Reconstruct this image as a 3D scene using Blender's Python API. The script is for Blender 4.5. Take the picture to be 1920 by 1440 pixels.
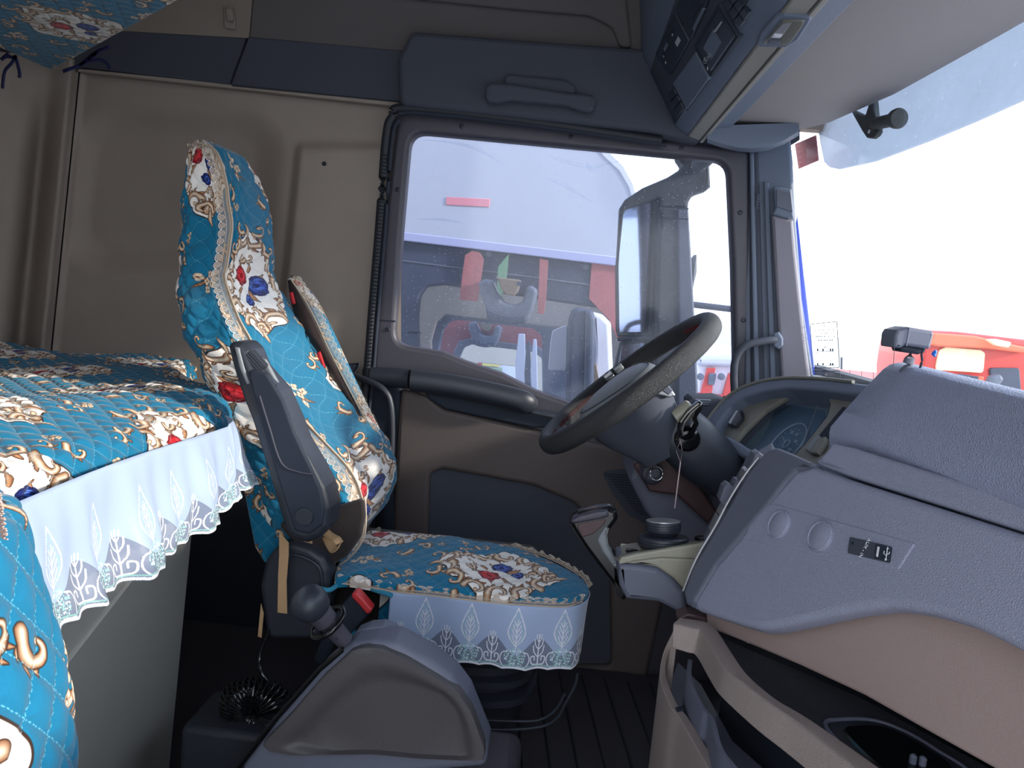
# Interior of a truck cab seen from the passenger doorway (metres; X = forward, Y = towards the driver's door, Z = up)
import bpy, bmesh, math, random
import numpy as np
from mathutils import Vector, Matrix
C = bpy.context.scene.collection
for o in list(bpy.data.objects): bpy.data.objects.remove(o, do_unlink=True)
rnd = random.Random(4)

# ------------------------------------------------------------------ camera
FOC = 1442.0; CAMZ = 1.10
def vdir(u, v): return Vector(((u - 960) / FOC, (720 - v) / FOC, -1.0))
Yc = vdir(1060, 560).normalized()
Xc = Vector((1, -0.09, 0)); Xc = (Xc - Yc * Xc.dot(Yc)).normalized()
Zc = Xc.cross(Yc)
CAM = Vector((0, 0, CAMZ))
cd = bpy.data.cameras.new('camera'); cam = bpy.data.objects.new('camera', cd); C.objects.link(cam)
cd.sensor_fit = 'HORIZONTAL'; cd.sensor_width = 36; cd.lens = 36 * FOC / 1920; cd.clip_start = 0.02; cd.clip_end = 400
cam.matrix_world = Matrix((tuple(Xc) + (0,), tuple(Yc) + (0,), tuple(Zc) + (CAMZ,), (0, 0, 0, 1)))
bpy.context.scene.camera = cam
# ------------------------------------------------------------------ light and exposure
vs = bpy.context.scene.view_settings
vs.view_transform = 'Standard'; vs.look = 'None'; vs.gamma = 1; vs.use_curve_mapping = False; vs.exposure = 0.15
world = bpy.data.worlds.new('sky'); bpy.context.scene.world = world; world.use_nodes = True
wn = world.node_tree; wn.nodes.clear()
wo = wn.nodes.new('ShaderNodeOutputWorld'); wb = wn.nodes.new('ShaderNodeBackground')
wt = wn.nodes.new('ShaderNodeTexCoord'); wsx = wn.nodes.new('ShaderNodeSeparateXYZ'); wr = wn.nodes.new('ShaderNodeValToRGB')
wn.links.new(wt.outputs['Generated'], wsx.inputs[0]); wn.links.new(wsx.outputs['Z'], wr.inputs[0])
wr.color_ramp.elements[0].position = 0.0; wr.color_ramp.elements[0].color = (0.96, 0.98, 1, 1)
wr.color_ramp.elements[1].position = 1.0; wr.color_ramp.elements[1].color = (0.55, 0.72, 1, 1)
wn.links.new(wr.outputs[0], wb.inputs[0]); wb.inputs[1].default_value = 3.0
wn.links.new(wb.outputs[0], wo.inputs[0])
sl = bpy.data.lights.new('sun', 'SUN'); sun = bpy.data.objects.new('sun', sl); C.objects.link(sun)
sl.energy = 5.0; sl.angle = math.radians(4); sl.color = (1, 0.93, 0.82)
SUNDIR = Vector((-0.80, 0.18, -0.30)).normalized()
sun.rotation_euler = SUNDIR.to_track_quat('-Z', 'Y').to_euler(); sun.location = (6, -2, 6)
bpy.context.scene.cycles.max_bounces = 8
bpy.context.scene.cycles.transparent_max_bounces = 16

# ------------------------------------------------------------------ geometry helpers
def ray(u, v):
    d = vdir(u, v)
    return Vector((Xc.dot(d), Yc.dot(d), Zc.dot(d)))
def W(u, v, Y=2.05):
    r = ray(u, v); return CAM + r * (Y / r.y)
def WX(u, v, X):
    r = ray(u, v); return CAM + r * (X / r.x)
def WZ(u, v, Z):
    r = ray(u, v); return CAM + r * ((Z - CAMZ) / r.z)
class Pl:
    def __init__(s, o, ex, ey):
        s.o = Vector(o); s.ex = Vector(ex).normalized(); ey = Vector(ey)
        s.ey = (ey - s.ex * ey.dot(s.ex)).normalized(); s.n = s.ex.cross(s.ey)
    def hit(s, u, v):
        r = ray(u, v); t = (s.o - CAM).dot(s.n) / r.dot(s.n); return CAM + r * t
    def ab(s, p): d = Vector(p) - s.o; return (d.dot(s.ex), d.dot(s.ey))
    def at(s, a, b, c=0.0): return s.o + s.ex * a + s.ey * b + s.n * c
    def off(s, c): return Pl(s.o + s.n * c, s.ex, s.ey)
def PY(Y): return Pl((0, Y, 0), (1, 0, 0), (0, 0, 1))
def PX(X): return Pl((X, 0, 0), (0, -1, 0), (0, 0, 1))
def PZ(Z, down=False): return Pl((0, 0, Z), (1, 0, 0), (0, -1, 0) if down else (0, 1, 0))

def tagt(o, label, cat, group=None):
    o['label'] = label; o['category'] = cat
    if group: o['group'] = group
    return o
def thing(name, label, cat, loc=(0, 0, 0), group=None):
    o = bpy.data.objects.new(name, None); C.objects.link(o); o.location = loc; o.empty_display_size = 0.05
    return tagt(o, label, cat, group)
def wpos(o):
    return o.location + (wpos(o.parent) + o.matrix_parent_inverse.translation if o.parent else Vector((0, 0, 0)))
def link(name, me, mat, parent=None, kind=None, label=None):
    if mat is not None and not me.materials: me.materials.append(mat)
    o = bpy.data.objects.new(name, me); C.objects.link(o)
    if parent is not None:
        o.parent = parent
        o.matrix_parent_inverse = Matrix.Translation(-wpos(parent))
    if kind: o['kind'] = kind
    if label: o['label'] = label
    return o
def mesh(name, V, F, mat, parent=None, smooth=True, ang=40, uv=None, kind=None, label=None, bevel=0, sub=0):
    me = bpy.data.meshes.new(name); me.from_pydata([tuple(x) for x in V], [], F); me.update()
    if uv is not None:
        ul = me.uv_layers.new(name='UVMap')
        idx = np.zeros(len(me.loops), dtype=np.int32); me.loops.foreach_get('vertex_index', idx)
        if isinstance(uv, list): uv = np.array(uv)
        ul.data.foreach_set('uv', uv[idx].astype(np.float32).ravel())
    if smooth:
        me.shade_smooth()
        if ang: me.set_sharp_from_angle(angle=math.radians(ang))
    o = link(name, me, mat, parent, kind, label)
    if bevel:
        m = o.modifiers.new('b', 'BEVEL'); m.width = bevel; m.segments = 3; m.limit_method = 'ANGLE'; m.angle_limit = math.radians(35)
    if sub:
        m = o.modifiers.new('s', 'SUBSURF'); m.levels = sub; m.render_levels = sub
    return o
def round2(pts, r, n=5):
    if r <= 0: return pts
    out = []; N = len(pts)
    for i in range(N):
        p0 = Vector(pts[i - 1]); p1 = Vector(pts[i]); p2 = Vector(pts[(i + 1) % N])
        a = p0 - p1; b = p2 - p1; la, lb = a.length, b.length
        if la < 1e-6 or lb < 1e-6: continue
        a /= la; b /= lb
        th = math.acos(max(-1, min(1, a.dot(b))))
        if th > 3.0: out.append(tuple(p1)); continue
        d = min(r / max(math.tan(th / 2), .2), la * .45, lb * .45)
        s, e = p1 + a * d, p1 + b * d
        for k in range(n + 1):
            t = k / n; q = s * (1 - t) ** 2 + p1 * 2 * t * (1 - t) + e * t * t
            out.append((q.x, q.y))
    return out
def panel(name, mat, loops, pl, depth, parent=None, bevel=.002, r=0.0, px=True, kind=None, label=None, uvs=None, bres=2):
    """flat slab: front face on the plane, thickness away from the plane's normal; first loop outer, others holes"""
    if not isinstance(loops[0][0], (tuple, list)): loops = [loops]
    cu = bpy.data.curves.new(name, 'CURVE'); cu.dimensions = '2D'; cu.fill_mode = 'BOTH'
    rr = r if isinstance(r, (list, tuple)) else [r] * len(loops)
    for L, q in zip(loops, rr):
        pts = [pl.ab(pl.hit(*p)) for p in L] if px else L
        pts = round2(pts, q)
        sp = cu.splines.new('POLY'); sp.points.add(len(pts) - 1)
        for k, p in enumerate(pts): sp.points[k].co = (p[0], p[1], 0, 1)
        sp.use_cyclic_u = True
    bevel = min(bevel, depth * .49)
    cu.extrude = depth / 2 - bevel; cu.bevel_depth = bevel; cu.bevel_resolution = bres; cu.offset = -bevel
    ob = bpy.data.objects.new(name, cu); me = bpy.data.meshes.new_from_object(ob); bpy.data.objects.remove(ob); bpy.data.curves.remove(cu)
    M = Matrix((( *[pl.ex.x, pl.ey.x, pl.n.x], 0), (*[pl.ex.y, pl.ey.y, pl.n.y], 0), (*[pl.ex.z, pl.ey.z, pl.n.z], 0), (0, 0, 0, 1)))
    O = pl.o - pl.n * (depth / 2)
    if uvs is not None:
        while me.uv_layers: me.uv_layers.remove(me.uv_layers[0])
        ul = me.uv_layers.new(name='UVMap')
        for lp in me.loops:
            c = me.vertices[lp.vertex_index].co
            ul.data[lp.index].uv = ((c.x + uvs[2]) / uvs[0], (c.y + uvs[3]) / uvs[1])
    me.transform(Matrix.Translation(O) @ M); me.update()
    me.shade_smooth(); me.set_sharp_from_angle(angle=math.radians(32))
    me.name = name; me.materials.clear()
    return link(name, me, mat, parent, kind, label)
def cat(pts, n=8, closed=False):
    P = [Vector(p) for p in pts]; out = []; N = len(P)
    for i in range(N if closed else N - 1):
        p0 = P[i - 1] if (closed or i > 0) else P[0] * 2 - P[1]
        p1 = P[i]; p2 = P[(i + 1) % N]
        p3 = P[(i + 2) % N] if (closed or i + 2 < N) else P[-1] * 2 - P[-2]
        for k in range(n):
            t = k / n
            out.append(.5 * ((2 * p1) + (p2 - p0) * t + (2 * p0 - 5 * p1 + 4 * p2 - p3) * t * t + (3 * p1 - p0 - 3 * p2 + p3) * t ** 3))
    if not closed: out.append(P[-1])
    return out
def tube(name, pts, r, mat, parent=None, closed=False, seg=12, flat=1.0, up=(0, 0, 1), smooth_n=0, kind=None, label=None, uv=False, raw=False):
    P = cat(pts, smooth_n, closed) if smooth_n else [Vector(p) for p in pts]
    N = len(P); V = []; F = []; UV = []
    upv = Vector(up); L = 0
    for i in range(N):
        a = P[i - 1] if (i > 0 or closed) else P[0]; b = P[(i + 1) % N] if (i < N - 1 or closed) else P[-1]
        t = (b - a).normalized()
        s = t.cross(upv)
        if s.length < 1e-4: s = t.cross(Vector((1, 0, .01)))
        s.normalize(); w = s.cross(t)
        rr = r(i / max(1, N - 1)) if callable(r) else r
        if i: L += (P[i] - P[i - 1]).length
        for k in range(seg):
            th = 2 * math.pi * k / seg
            V.append(P[i] + s * (math.cos(th) * rr) + w * (math.sin(th) * rr * flat)); UV.append((k / seg, L))
    for i in range(N if closed else N - 1):
        for k in range(seg):
            a = i * seg + k; b = i * seg + (k + 1) % seg; j = ((i + 1) % N) * seg
            F.append((a, b, j + (k + 1) % seg, j + k))
    if not closed:
        F.append(tuple(range(seg))[::-1]); F.append(tuple(range((N - 1) * seg, N * seg)))
    if raw: return V, F
    return mesh(name, V, F, mat, parent, ang=50, kind=kind, label=label, uv=UV if uv else None)
def join(parts):
    V = []; F = []
    for v, f in parts:
        n = len(V); V += list(v); F += [tuple(i + n for i in q) for q in f]
    return V, F
def lathe(name, c, axis, prof, mat, parent=None, seg=32, kind=None, label=None, ang=35, raw=False, sx=1.0):
    """prof: (radius, height along axis)"""
    z = Vector(axis).normalized(); x = z.cross(Vector((0, 1, 0)))
    if x.length < .1: x = z.cross(Vector((1, 0, 0)))
    x.normalize(); y = z.cross(x); c = Vector(c); V = []; F = []
    for (r, h) in prof:
        for k in range(seg):
            t = 2 * math.pi * k / seg; V.append(c + z * h + x * (r * sx * math.cos(t)) + y * (r * math.sin(t)))
    for i in range(len(prof) - 1):
        for k in range(seg):
            a = i * seg + k; b = i * seg + (k + 1) % seg
            F.append((a, b, b + seg, a + seg))
    F.append(tuple(range(seg))[::-1]); F.append(tuple(range((len(prof) - 1) * seg, len(prof) * seg)))
    if raw: return V, F
    return mesh(name, V, F, mat, parent, ang=ang, kind=kind, label=label)
def loft(name, secs, mat, parent=None, closed=True, caps=True, bevel=0, ang=35, kind=None, label=None, sub=0, uvs=None, raw=False):
    n = len(secs[0]); V = [p for s in secs for p in s]; F = []
    for i in range(len(secs) - 1):
        for k in range(n if closed else n - 1):
            a = i * n + k; b = i * n + (k + 1) % n; F.append((a, b, b + n, a + n))
    if caps and closed:
        F.append(tuple(range(n))[::-1]); F.append(tuple(range((len(secs) - 1) * n, len(secs) * n)))
    if raw: return V, F
    return mesh(name, V, F, mat, parent, bevel=bevel, ang=ang, kind=kind, label=label, sub=sub, uv=uvs)
def box(name, c, s, mat, parent=None, bevel=.003, rot=None, kind=None, label=None):
    V = []; R = rot or Matrix.Identity(3)
    for x in (-1, 1):
        for y in (-1, 1):
            for z in (-1, 1): V.append(Vector(c) + R @ Vector((x * s[0] / 2, y * s[1] / 2, z * s[2] / 2)))
    F = [(0, 1, 3, 2), (4, 6, 7, 5), (0, 4, 5, 1), (2, 3, 7, 6), (0, 2, 6, 4), (1, 5, 7, 3)]
    return mesh(name, V, F, mat, parent, bevel=bevel, kind=kind, label=label)
def grid(name, f, nu, nv, mat, parent=None, kind=None, label=None, ang=0, uvf=True, closed=False, solid=0, flip=False):
    """f(a,b) a,b in 0..1 -> (point, (u,v))"""
    V = []; UV = []; F = []
    for j in range(nv + 1):
        for i in range(nu + (0 if closed else 1)):
            p, t = f(i / nu, j / nv); V.append(p); UV.append(t)
    m = nu + (0 if closed else 1)
    for j in range(nv):
        for i in range(nu):
            a = j * m + i; b = j * m + (i + 1) % m
            F.append((a, b, b + m, a + m) if not flip else (a, a + m, b + m, b))
    o = mesh(name, V, F, mat, parent, ang=ang, uv=UV, kind=kind, label=label)
    if solid:
        s = o.modifiers.new('s', 'SOLIDIFY'); s.thickness = solid; s.offset = 0
    return o
def resamp(P, n):
    P = [Vector(p) for p in P]; P.append(P[0]); L = [0]
    for i in range(1, len(P)): L.append(L[-1] + (P[i] - P[i - 1]).length)
    out = []; j = 0
    for k in range(n):
        s = L[-1] * k / n
        while L[j + 1] < s: j += 1
        t = (s - L[j]) / max(1e-9, L[j + 1] - L[j]); out.append(P[j].lerp(P[j + 1], t))
    return out
def dish(name, m, outer, inner, pl, depth, parent, rim=.006, n=72, steps=8, r=.004, label=None):
    """panel face with a soft hollow (depth > 0) blending from the outer to the inner outline"""
    A = resamp([Vector((*p, 0)) for p in round2([pl.ab(pl.hit(*q)) for q in outer], r)], n); B = resamp([Vector((*p, 0)) for p in round2([pl.ab(pl.hit(*q)) for q in inner], r)], n)
    secs = [[pl.at(p.x, p.y, -.02) for p in A], [pl.at(p.x, p.y, -.002) for p in A], [pl.at(*(p.lerp(q, .04).xy), 0) for p, q in zip(A, B)]]
    for k in range(1, steps + 1):
        t = k / steps; secs.append([pl.at(*(p.lerp(q, .04 + .96 * t).xy), -depth * sstep(.35, 1, t)) for p, q in zip(A, B)])
    return loft(name, secs, m, parent, ang=40, label=label)
def text(name, s, pl, px, size, mat, parent, rot=0.0, depth=.0004, label=None, spacing=1.0, mirror=False, xs=1.0, pt=None):
    cu = bpy.data.curves.new(name, 'FONT'); cu.body = s; cu.size = size; cu.align_x = 'CENTER'; cu.align_y = 'CENTER'; cu.extrude = depth; cu.resolution_u = 3; cu.space_character = spacing
    ob = bpy.data.objects.new(name, cu); me = bpy.data.meshes.new_from_object(ob); bpy.data.objects.remove(ob)
    p = (pt if pt is not None else pl.hit(*px)) + pl.n * .0006
    R = Matrix(((pl.ex.x, pl.ey.x, pl.n.x, 0), (pl.ex.y, pl.ey.y, pl.n.y, 0), (pl.ex.z, pl.ey.z, pl.n.z, 0), (0, 0, 0, 1)))
    me.transform(Matrix.Translation(p) @ R @ Matrix.Rotation(rot, 4, 'Z') @ Matrix.Diagonal((-xs if mirror else xs, 1, 1, 1)))
    me.materials.clear(); me.name = name
    return link(name, me, mat, parent, None, label)
def sstep(a, b, x):
    t = max(0.0, min(1.0, (x - a) / (b - a))); return t * t * (3 - 2 * t)
def lin(tab, x):
    """piecewise-linear (smoothed) table [(x, y..)]"""
    if x <= tab[0][0]: return tab[0][1:]
    for i in range(len(tab) - 1):
        if x <= tab[i + 1][0]:
            t = (x - tab[i][0]) / (tab[i + 1][0] - tab[i][0])
            return tuple(p + (q - p) * t for p, q in zip(tab[i][1:], tab[i + 1][1:]))
    return tab[-1][1:]

# ------------------------------------------------------------------ materials
def srgb(r, g, b):
    f = lambda c: (c / 255 / 12.92) if c / 255 <= .04045 else ((c / 255 + .055) / 1.055) ** 2.4
    return (f(r), f(g), f(b), 1)
MATS = {}
def mat(name, col, rough=.5, metal=0.0, bump=0.0, bscale=400.0, var=0.0, vscale=6.0, spec=.5, coat=0.0, sheen=0.0, emit=None, estr=0, btype='NOISE'):
    m = bpy.data.materials.new(name); m.use_nodes = True; nt = m.node_tree; b = nt.nodes['Principled BSDF']
    b.inputs['Base Color'].default_value = srgb(*col); b.inputs['Roughness'].default_value = rough; b.inputs['Metallic'].default_value = metal
    b.inputs['Specular IOR Level'].default_value = spec; b.inputs['Coat Weight'].default_value = coat; b.inputs['Sheen Weight'].default_value = sheen
    if emit: b.inputs['Emission Color'].default_value = srgb(*emit); b.inputs['Emission Strength'].default_value = estr
    tc = nt.nodes.new('ShaderNodeTexCoord')
    if bump:
        if btype == 'VORONOI':
            n = nt.nodes.new('ShaderNodeTexVoronoi'); n.feature = 'DISTANCE_TO_EDGE'; outp = n.outputs['Distance']
        else:
            n = nt.nodes.new('ShaderNodeTexNoise'); n.inputs['Detail'].default_value = 3; outp = n.outputs[0]
        n.inputs['Scale'].default_value = bscale
        nt.links.new(tc.outputs['Object'], n.inputs['Vector'])
        bp = nt.nodes.new('ShaderNodeBump'); bp.inputs['Strength'].default_value = bump; bp.inputs['Distance'].default_value = .002
        nt.links.new(outp, bp.inputs['Height']); nt.links.new(bp.outputs[0], b.inputs['Normal'])
    if var:
        n = nt.nodes.new('ShaderNodeTexNoise'); n.inputs['Scale'].default_value = vscale; n.inputs['Detail'].default_value = 6
        nt.links.new(tc.outputs['Object'], n.inputs['Vector'])
        mx = nt.nodes.new('ShaderNodeMix'); mx.data_type = 'RGBA'
        c = srgb(*col); mx.inputs[6].default_value = tuple(x * (1 - var) for x in c[:3]) + (1,); mx.inputs[7].default_value = tuple(min(1, x * (1 + var)) for x in c[:3]) + (1,)
        nt.links.new(n.outputs[0], mx.inputs[0]); nt.links.new(mx.outputs[2], b.inputs['Base Color'])
    MATS[name] = m
    return m
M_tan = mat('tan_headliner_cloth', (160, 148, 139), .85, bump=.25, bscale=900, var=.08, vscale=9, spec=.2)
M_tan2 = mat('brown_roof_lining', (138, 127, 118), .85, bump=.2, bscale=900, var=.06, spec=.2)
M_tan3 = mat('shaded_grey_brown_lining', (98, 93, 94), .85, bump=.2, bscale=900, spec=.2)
M_navy = mat('dark_blue_black_trim', (70, 74, 85), .75, bump=.2, bscale=800, spec=.3)
M_black = mat('black_plastic', (44, 48, 57), .42, bump=.15, bscale=700)
M_black2 = mat('matt_black_plastic', (42, 48, 60), .7, spec=.3)
M_gloss = mat('gloss_black', (16, 17, 19), .15)
M_frame = mat('door_frame_plastic', (68, 66, 76), .45, bump=.15, bscale=900)
M_doorp = mat('brown_grey_door_panel', (88, 78, 76), .6, bump=.2, bscale=700, var=.05)
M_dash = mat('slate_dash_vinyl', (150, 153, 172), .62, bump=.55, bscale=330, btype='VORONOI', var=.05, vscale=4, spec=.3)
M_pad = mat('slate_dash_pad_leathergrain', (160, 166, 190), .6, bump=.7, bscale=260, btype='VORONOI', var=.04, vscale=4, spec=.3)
M_dark = mat('charcoal_dash_plastic', (98, 101, 116), .5, bump=.2, bscale=700)
M_beige = mat('rosy_taupe_dash_panel', (158, 138, 132), .6, bump=.3, bscale=600, var=.05, vscale=5, spec=.3)
M_taupe = mat('taupe_grained_plastic', (146, 132, 126), .55, bump=.5, bscale=500, btype='VORONOI', var=.06)
M_clus = mat('warm_grey_cluster_trim', (128, 126, 116), .5, bump=.2, bscale=700)
M_hdr = mat('warm_grey_header_lining', (150, 143, 142), .75, bump=.2, bscale=900, var=.05, spec=.2)
M_cons = mat('blue_grey_overhead_console', (106, 116, 134), .55, bump=.25, bscale=900)
M_consl = mat('warm_grey_console_underside', (150, 146, 138), .6, bump=.25, bscale=900, var=.04)
M_slot = mat('overhead_device_black', (40, 48, 60), .35)
M_rub = mat('black_rubber', (34, 38, 46), .6, bump=.3, bscale=300)
M_floor = mat('dark_floor_rubber', (66, 62, 68), .7, bump=.5, bscale=200, var=.15)
M_base = mat('grey_bunk_locker_panel', (178, 176, 168), .42, bump=.25, bscale=500, var=.06, vscale=3)
M_console = mat('charcoal_side_console', (74, 70, 72), .5, bump=.3, bscale=700, var=.06, vscale=8)
M_silver = mat('satin_silver', (168, 168, 170), .35, metal=.6)
M_hub = mat('grey_hub_plastic', (128, 132, 136), .45, bump=.2, bscale=700, var=.05)
M_steel = mat('steel', (190, 190, 192), .25, metal=1)
M_elastic = mat('tan_elastic_band', (188, 152, 112), .85, bump=.4, bscale=600)
M_brcl = mat('dark_brown_seat_cloth', (40, 33, 33), .95, bump=.3, bscale=900, sheen=.2)
M_red = mat('red_buckle_button', (215, 60, 62), .4)
M_white = mat('printed_white', (225, 228, 230), .6)
M_blue = mat('blue_cab_paint', (50, 80, 200), .35, coat=.3)
M_redp = mat('red_truck_paint', (196, 58, 50), .4, coat=.3, var=.1)
M_orange = mat('faded_orange_red_paint', (225, 110, 80), .45, var=.1)
M_cream = mat('cream_reflection_and_marker', (246, 226, 190), .3)  # cream stands for the sunlit reflection in the truck windscreen
M_lav = mat('pale_lavender_truck_side', (190, 193, 204), .55, var=.03)
M_ndark = mat('neighbour_dark_trim', (58, 66, 84), .6, var=.05)
M_ntan = mat('neighbour_tan_lining', (122, 106, 90), .8)
M_ngrey = mat('neighbour_grey_plastic', (92, 98, 112), .6)
M_nwhite = mat('white_plastic_shell', (226, 226, 236), .4)
M_conc = mat('pale_yard_concrete', (190, 186, 180), .9, var=.1, vscale=.6)
M_fence = mat('dusty_pink_fence', (196, 140, 140), .8, var=.15, vscale=3)
M_dust = mat('dusty_grey_mirror_arm', (74, 77, 78), .75, bump=.5, bscale=240, var=.35, vscale=60)
M_navyrib = mat('navy_ribbon', (28, 34, 84), .6)
M_brown = mat('dark_red_brown_dash', (78, 56, 58), .45, bump=.2, bscale=700)
M_tanlit = mat('sunlit_khaki_plastic', (150, 146, 130), .35, bump=.2, bscale=600)  # sunlight on the control arm top put into the khaki colour
M_redsee = mat('red_stitch_thread', (120, 30, 40), .8)
M_rim = mat('steering_rim_leather', (44, 45, 47), .5, bump=.8, bscale=650, btype='VORONOI')
M_teal = mat('plain_teal_binding', (52, 140, 168), .85)
M_fred = mat('hazed_red', (168, 98, 98), .8, var=.25, vscale=40)  # red paled in the colour for haze of the dusty window
M_bluebead = mat('blue_bead', (40, 120, 230), .3)

def transp(name, alpha, col=(200, 210, 225), rough=.1, dust=0.0, dscale=60, dcol=(215, 220, 230), ior=1.3):
    m = bpy.data.materials.new(name); m.use_nodes = True; nt = m.node_tree; nt.nodes.clear()
    o = nt.nodes.new('ShaderNodeOutputMaterial'); t = nt.nodes.new('ShaderNodeBsdfTransparent'); t.inputs[0].default_value = srgb(*col)
    g = nt.nodes.new('ShaderNodeBsdfGlossy'); g.inputs['Roughness'].default_value = rough; g.inputs[0].default_value = (1, 1, 1, 1)
    fr = nt.nodes.new('ShaderNodeFresnel'); fr.inputs[0].default_value = ior
    m1 = nt.nodes.new('ShaderNodeMixShader'); nt.links.new(fr.outputs[0], m1.inputs[0]); nt.links.new(t.outputs[0], m1.inputs[1]); nt.links.new(g.outputs[0], m1.inputs[2])
    d = nt.nodes.new('ShaderNodeBsdfDiffuse'); d.inputs[0].default_value = srgb(*dcol)
    tr = nt.nodes.new('ShaderNodeBsdfTranslucent'); tr.inputs[0].default_value = srgb(*dcol)
    m0 = nt.nodes.new('ShaderNodeMixShader'); m0.inputs[0].default_value = .7; nt.links.new(d.outputs[0], m0.inputs[1]); nt.links.new(tr.outputs[0], m0.inputs[2])
    m2 = nt.nodes.new('ShaderNodeMixShader')
    tc = nt.nodes.new('ShaderNodeTexCoord'); n = nt.nodes.new('ShaderNodeTexNoise'); n.inputs['Scale'].default_value = 4; n.inputs['Detail'].default_value = 8; n.inputs['Roughness'].default_value = .7
    nt.links.new(tc.outputs['Object'], n.inputs[0])
    vo = nt.nodes.new('ShaderNodeTexVoronoi'); vo.inputs['Scale'].default_value = dscale; nt.links.new(tc.outputs['Object'], vo.inputs['Vector'])
    cr = nt.nodes.new('ShaderNodeMapRange'); cr.inputs[1].default_value = .05; cr.inputs[2].default_value = .12; cr.inputs[3].default_value = .5 if dust else 0; cr.inputs[4].default_value = 0
    nt.links.new(vo.outputs['Distance'], cr.inputs[0])
    mr = nt.nodes.new('ShaderNodeMapRange'); mr.inputs[1].default_value = .35; mr.inputs[2].default_value = .75; mr.inputs[3].default_value = alpha; mr.inputs[4].default_value = min(1, alpha + dust)
    nt.links.new(n.outputs[0], mr.inputs[0])
    ad = nt.nodes.new('ShaderNodeMath'); ad.operation = 'ADD'; ad.use_clamp = True; nt.links.new(mr.outputs[0], ad.inputs[0]); nt.links.new(cr.outputs[0], ad.inputs[1])
    nt.links.new(ad.outputs[0], m2.inputs[0]); nt.links.new(m1.outputs[0], m2.inputs[1]); nt.links.new(m0.outputs[0], m2.inputs[2]); nt.links.new(m2.outputs[0], o.inputs[0])
    return m
M_glass = transp('dusty_side_window_glass', .025, (232, 236, 245), dust=.05, dscale=75)
M_wind = transp('windscreen_glass', .01, (245, 248, 250), dust=0.0)
M_visor = transp('tinted_visor_acrylic', .30, (190, 200, 215), dust=.15, dscale=30, dcol=(190, 198, 210))
M_gauge = transp('gauge_cover', .10, (235, 242, 248), ior=1.03, rough=.15, dcol=(140, 160, 175))
M_nglass = transp('neighbour_window_glass', .04, (225, 232, 240), dust=.05)
M_lamp = transp('lamp_lens', .5, (230, 225, 210), dcol=(225, 220, 205))
M_mirror = mat('mirror_glass', (205, 210, 222), .06, metal=1)
# ------------------------------------------------------------------ printed fabric and lace, drawn in the script
def noise_seed(s): return np.random.RandomState(s)
class Canvas:
    def __init__(s, w, h, wm, hm, bg, ch=4):
        s.w, s.h, s.sx, s.sy = w, h, w / wm, h / hm
        s.a = np.zeros((h, w, ch)); s.a[:] = bg
    def region(s, x0, x1, y0, y1):
        i = np.arange(int(math.floor(x0 * s.sx)), int(math.ceil(x1 * s.sx)) + 1); j = np.arange(int(math.floor(y0 * s.sy)), int(math.ceil(y1 * s.sy)) + 1)
        return i, j, (i[None, :] + .5) / s.sx, (j[:, None] + .5) / s.sy
    def put(s, i, j, m, col):
        ix = np.ix_(j % s.h, i % s.w); m = np.clip(m, 0, 1)[..., None]
        s.a[ix] = s.a[ix] * (1 - m) + np.asarray(col) * m
    def stroke(s, pts, ws, fill, line=(.13, .07, .05), lw=.0009, shade=None, n=5):
        P = [(*p, w) for p, w in zip(pts, ws)]
        Q = []
        for k in range(len(P) - 1):
            a = P[max(0, k - 1)]; b = P[k]; c = P[k + 1]; d = P[min(len(P) - 1, k + 2)]
            for t in [q / n for q in range(n)]:
                Q.append([.5 * (2 * b[e] + (c[e] - a[e]) * t + (2 * a[e] - 5 * b[e] + 4 * c[e] - d[e]) * t * t + (3 * b[e] - a[e] - 3 * c[e] + d[e]) * t ** 3) for e in range(3)])
        Q.append(P[-1]); Q = np.array(Q); m = Q[:, 2].max() + lw * 2
        i, j, X, Y = s.region(Q[:, 0].min() - m, Q[:, 0].max() + m, Q[:, 1].min() - m, Q[:, 1].max() + m)
        D = np.full((len(j), len(i)), 9.0); Rr = np.full_like(D, 1.0)
        for q in Q:
            dd = np.sqrt((X - q[0]) ** 2 + (Y - q[1]) ** 2); e = dd - q[2]; k = e < D; D = np.where(k, e, D); Rr = np.where(k, dd / max(q[2], 1e-5), Rr)
        px = 1 / s.sx
        if line is not None: s.put(i, j, (lw - D) / px + .5, list(line) + [1] * (s.a.shape[2] - 3))
        f = np.asarray(list(fill) + [1] * (s.a.shape[2] - 3))
        if shade is not None:
            g = np.clip(1 - Rr, 0, 1)[..., None]; col = f * g + np.asarray(list(shade) + [1] * (s.a.shape[2] - 3)) * (1 - g)
        else: col = f
        s.put(i, j, -D / px + .5, col)
    def disk(s, x, y, r, fill, line=None, lw=.0008, shade=None, sq=1.0):
        s.stroke([(x - r * (1 - sq), y), (x + r * (1 - sq), y)], [r * sq, r * sq], fill, line, lw, shade)
TAN = (.80, .60, .44); PALE = (.97, .90, .80); BRN = (.50, .32, .20); DKB = (.20, .11, .07); WHT = (.95, .92, .89); TEAL = (.05, .43, .57)
def rotp(x, y, a, fx=1): return (fx * (x * math.cos(a) - y * math.sin(a)), x * math.sin(a) + y * math.cos(a))
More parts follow.
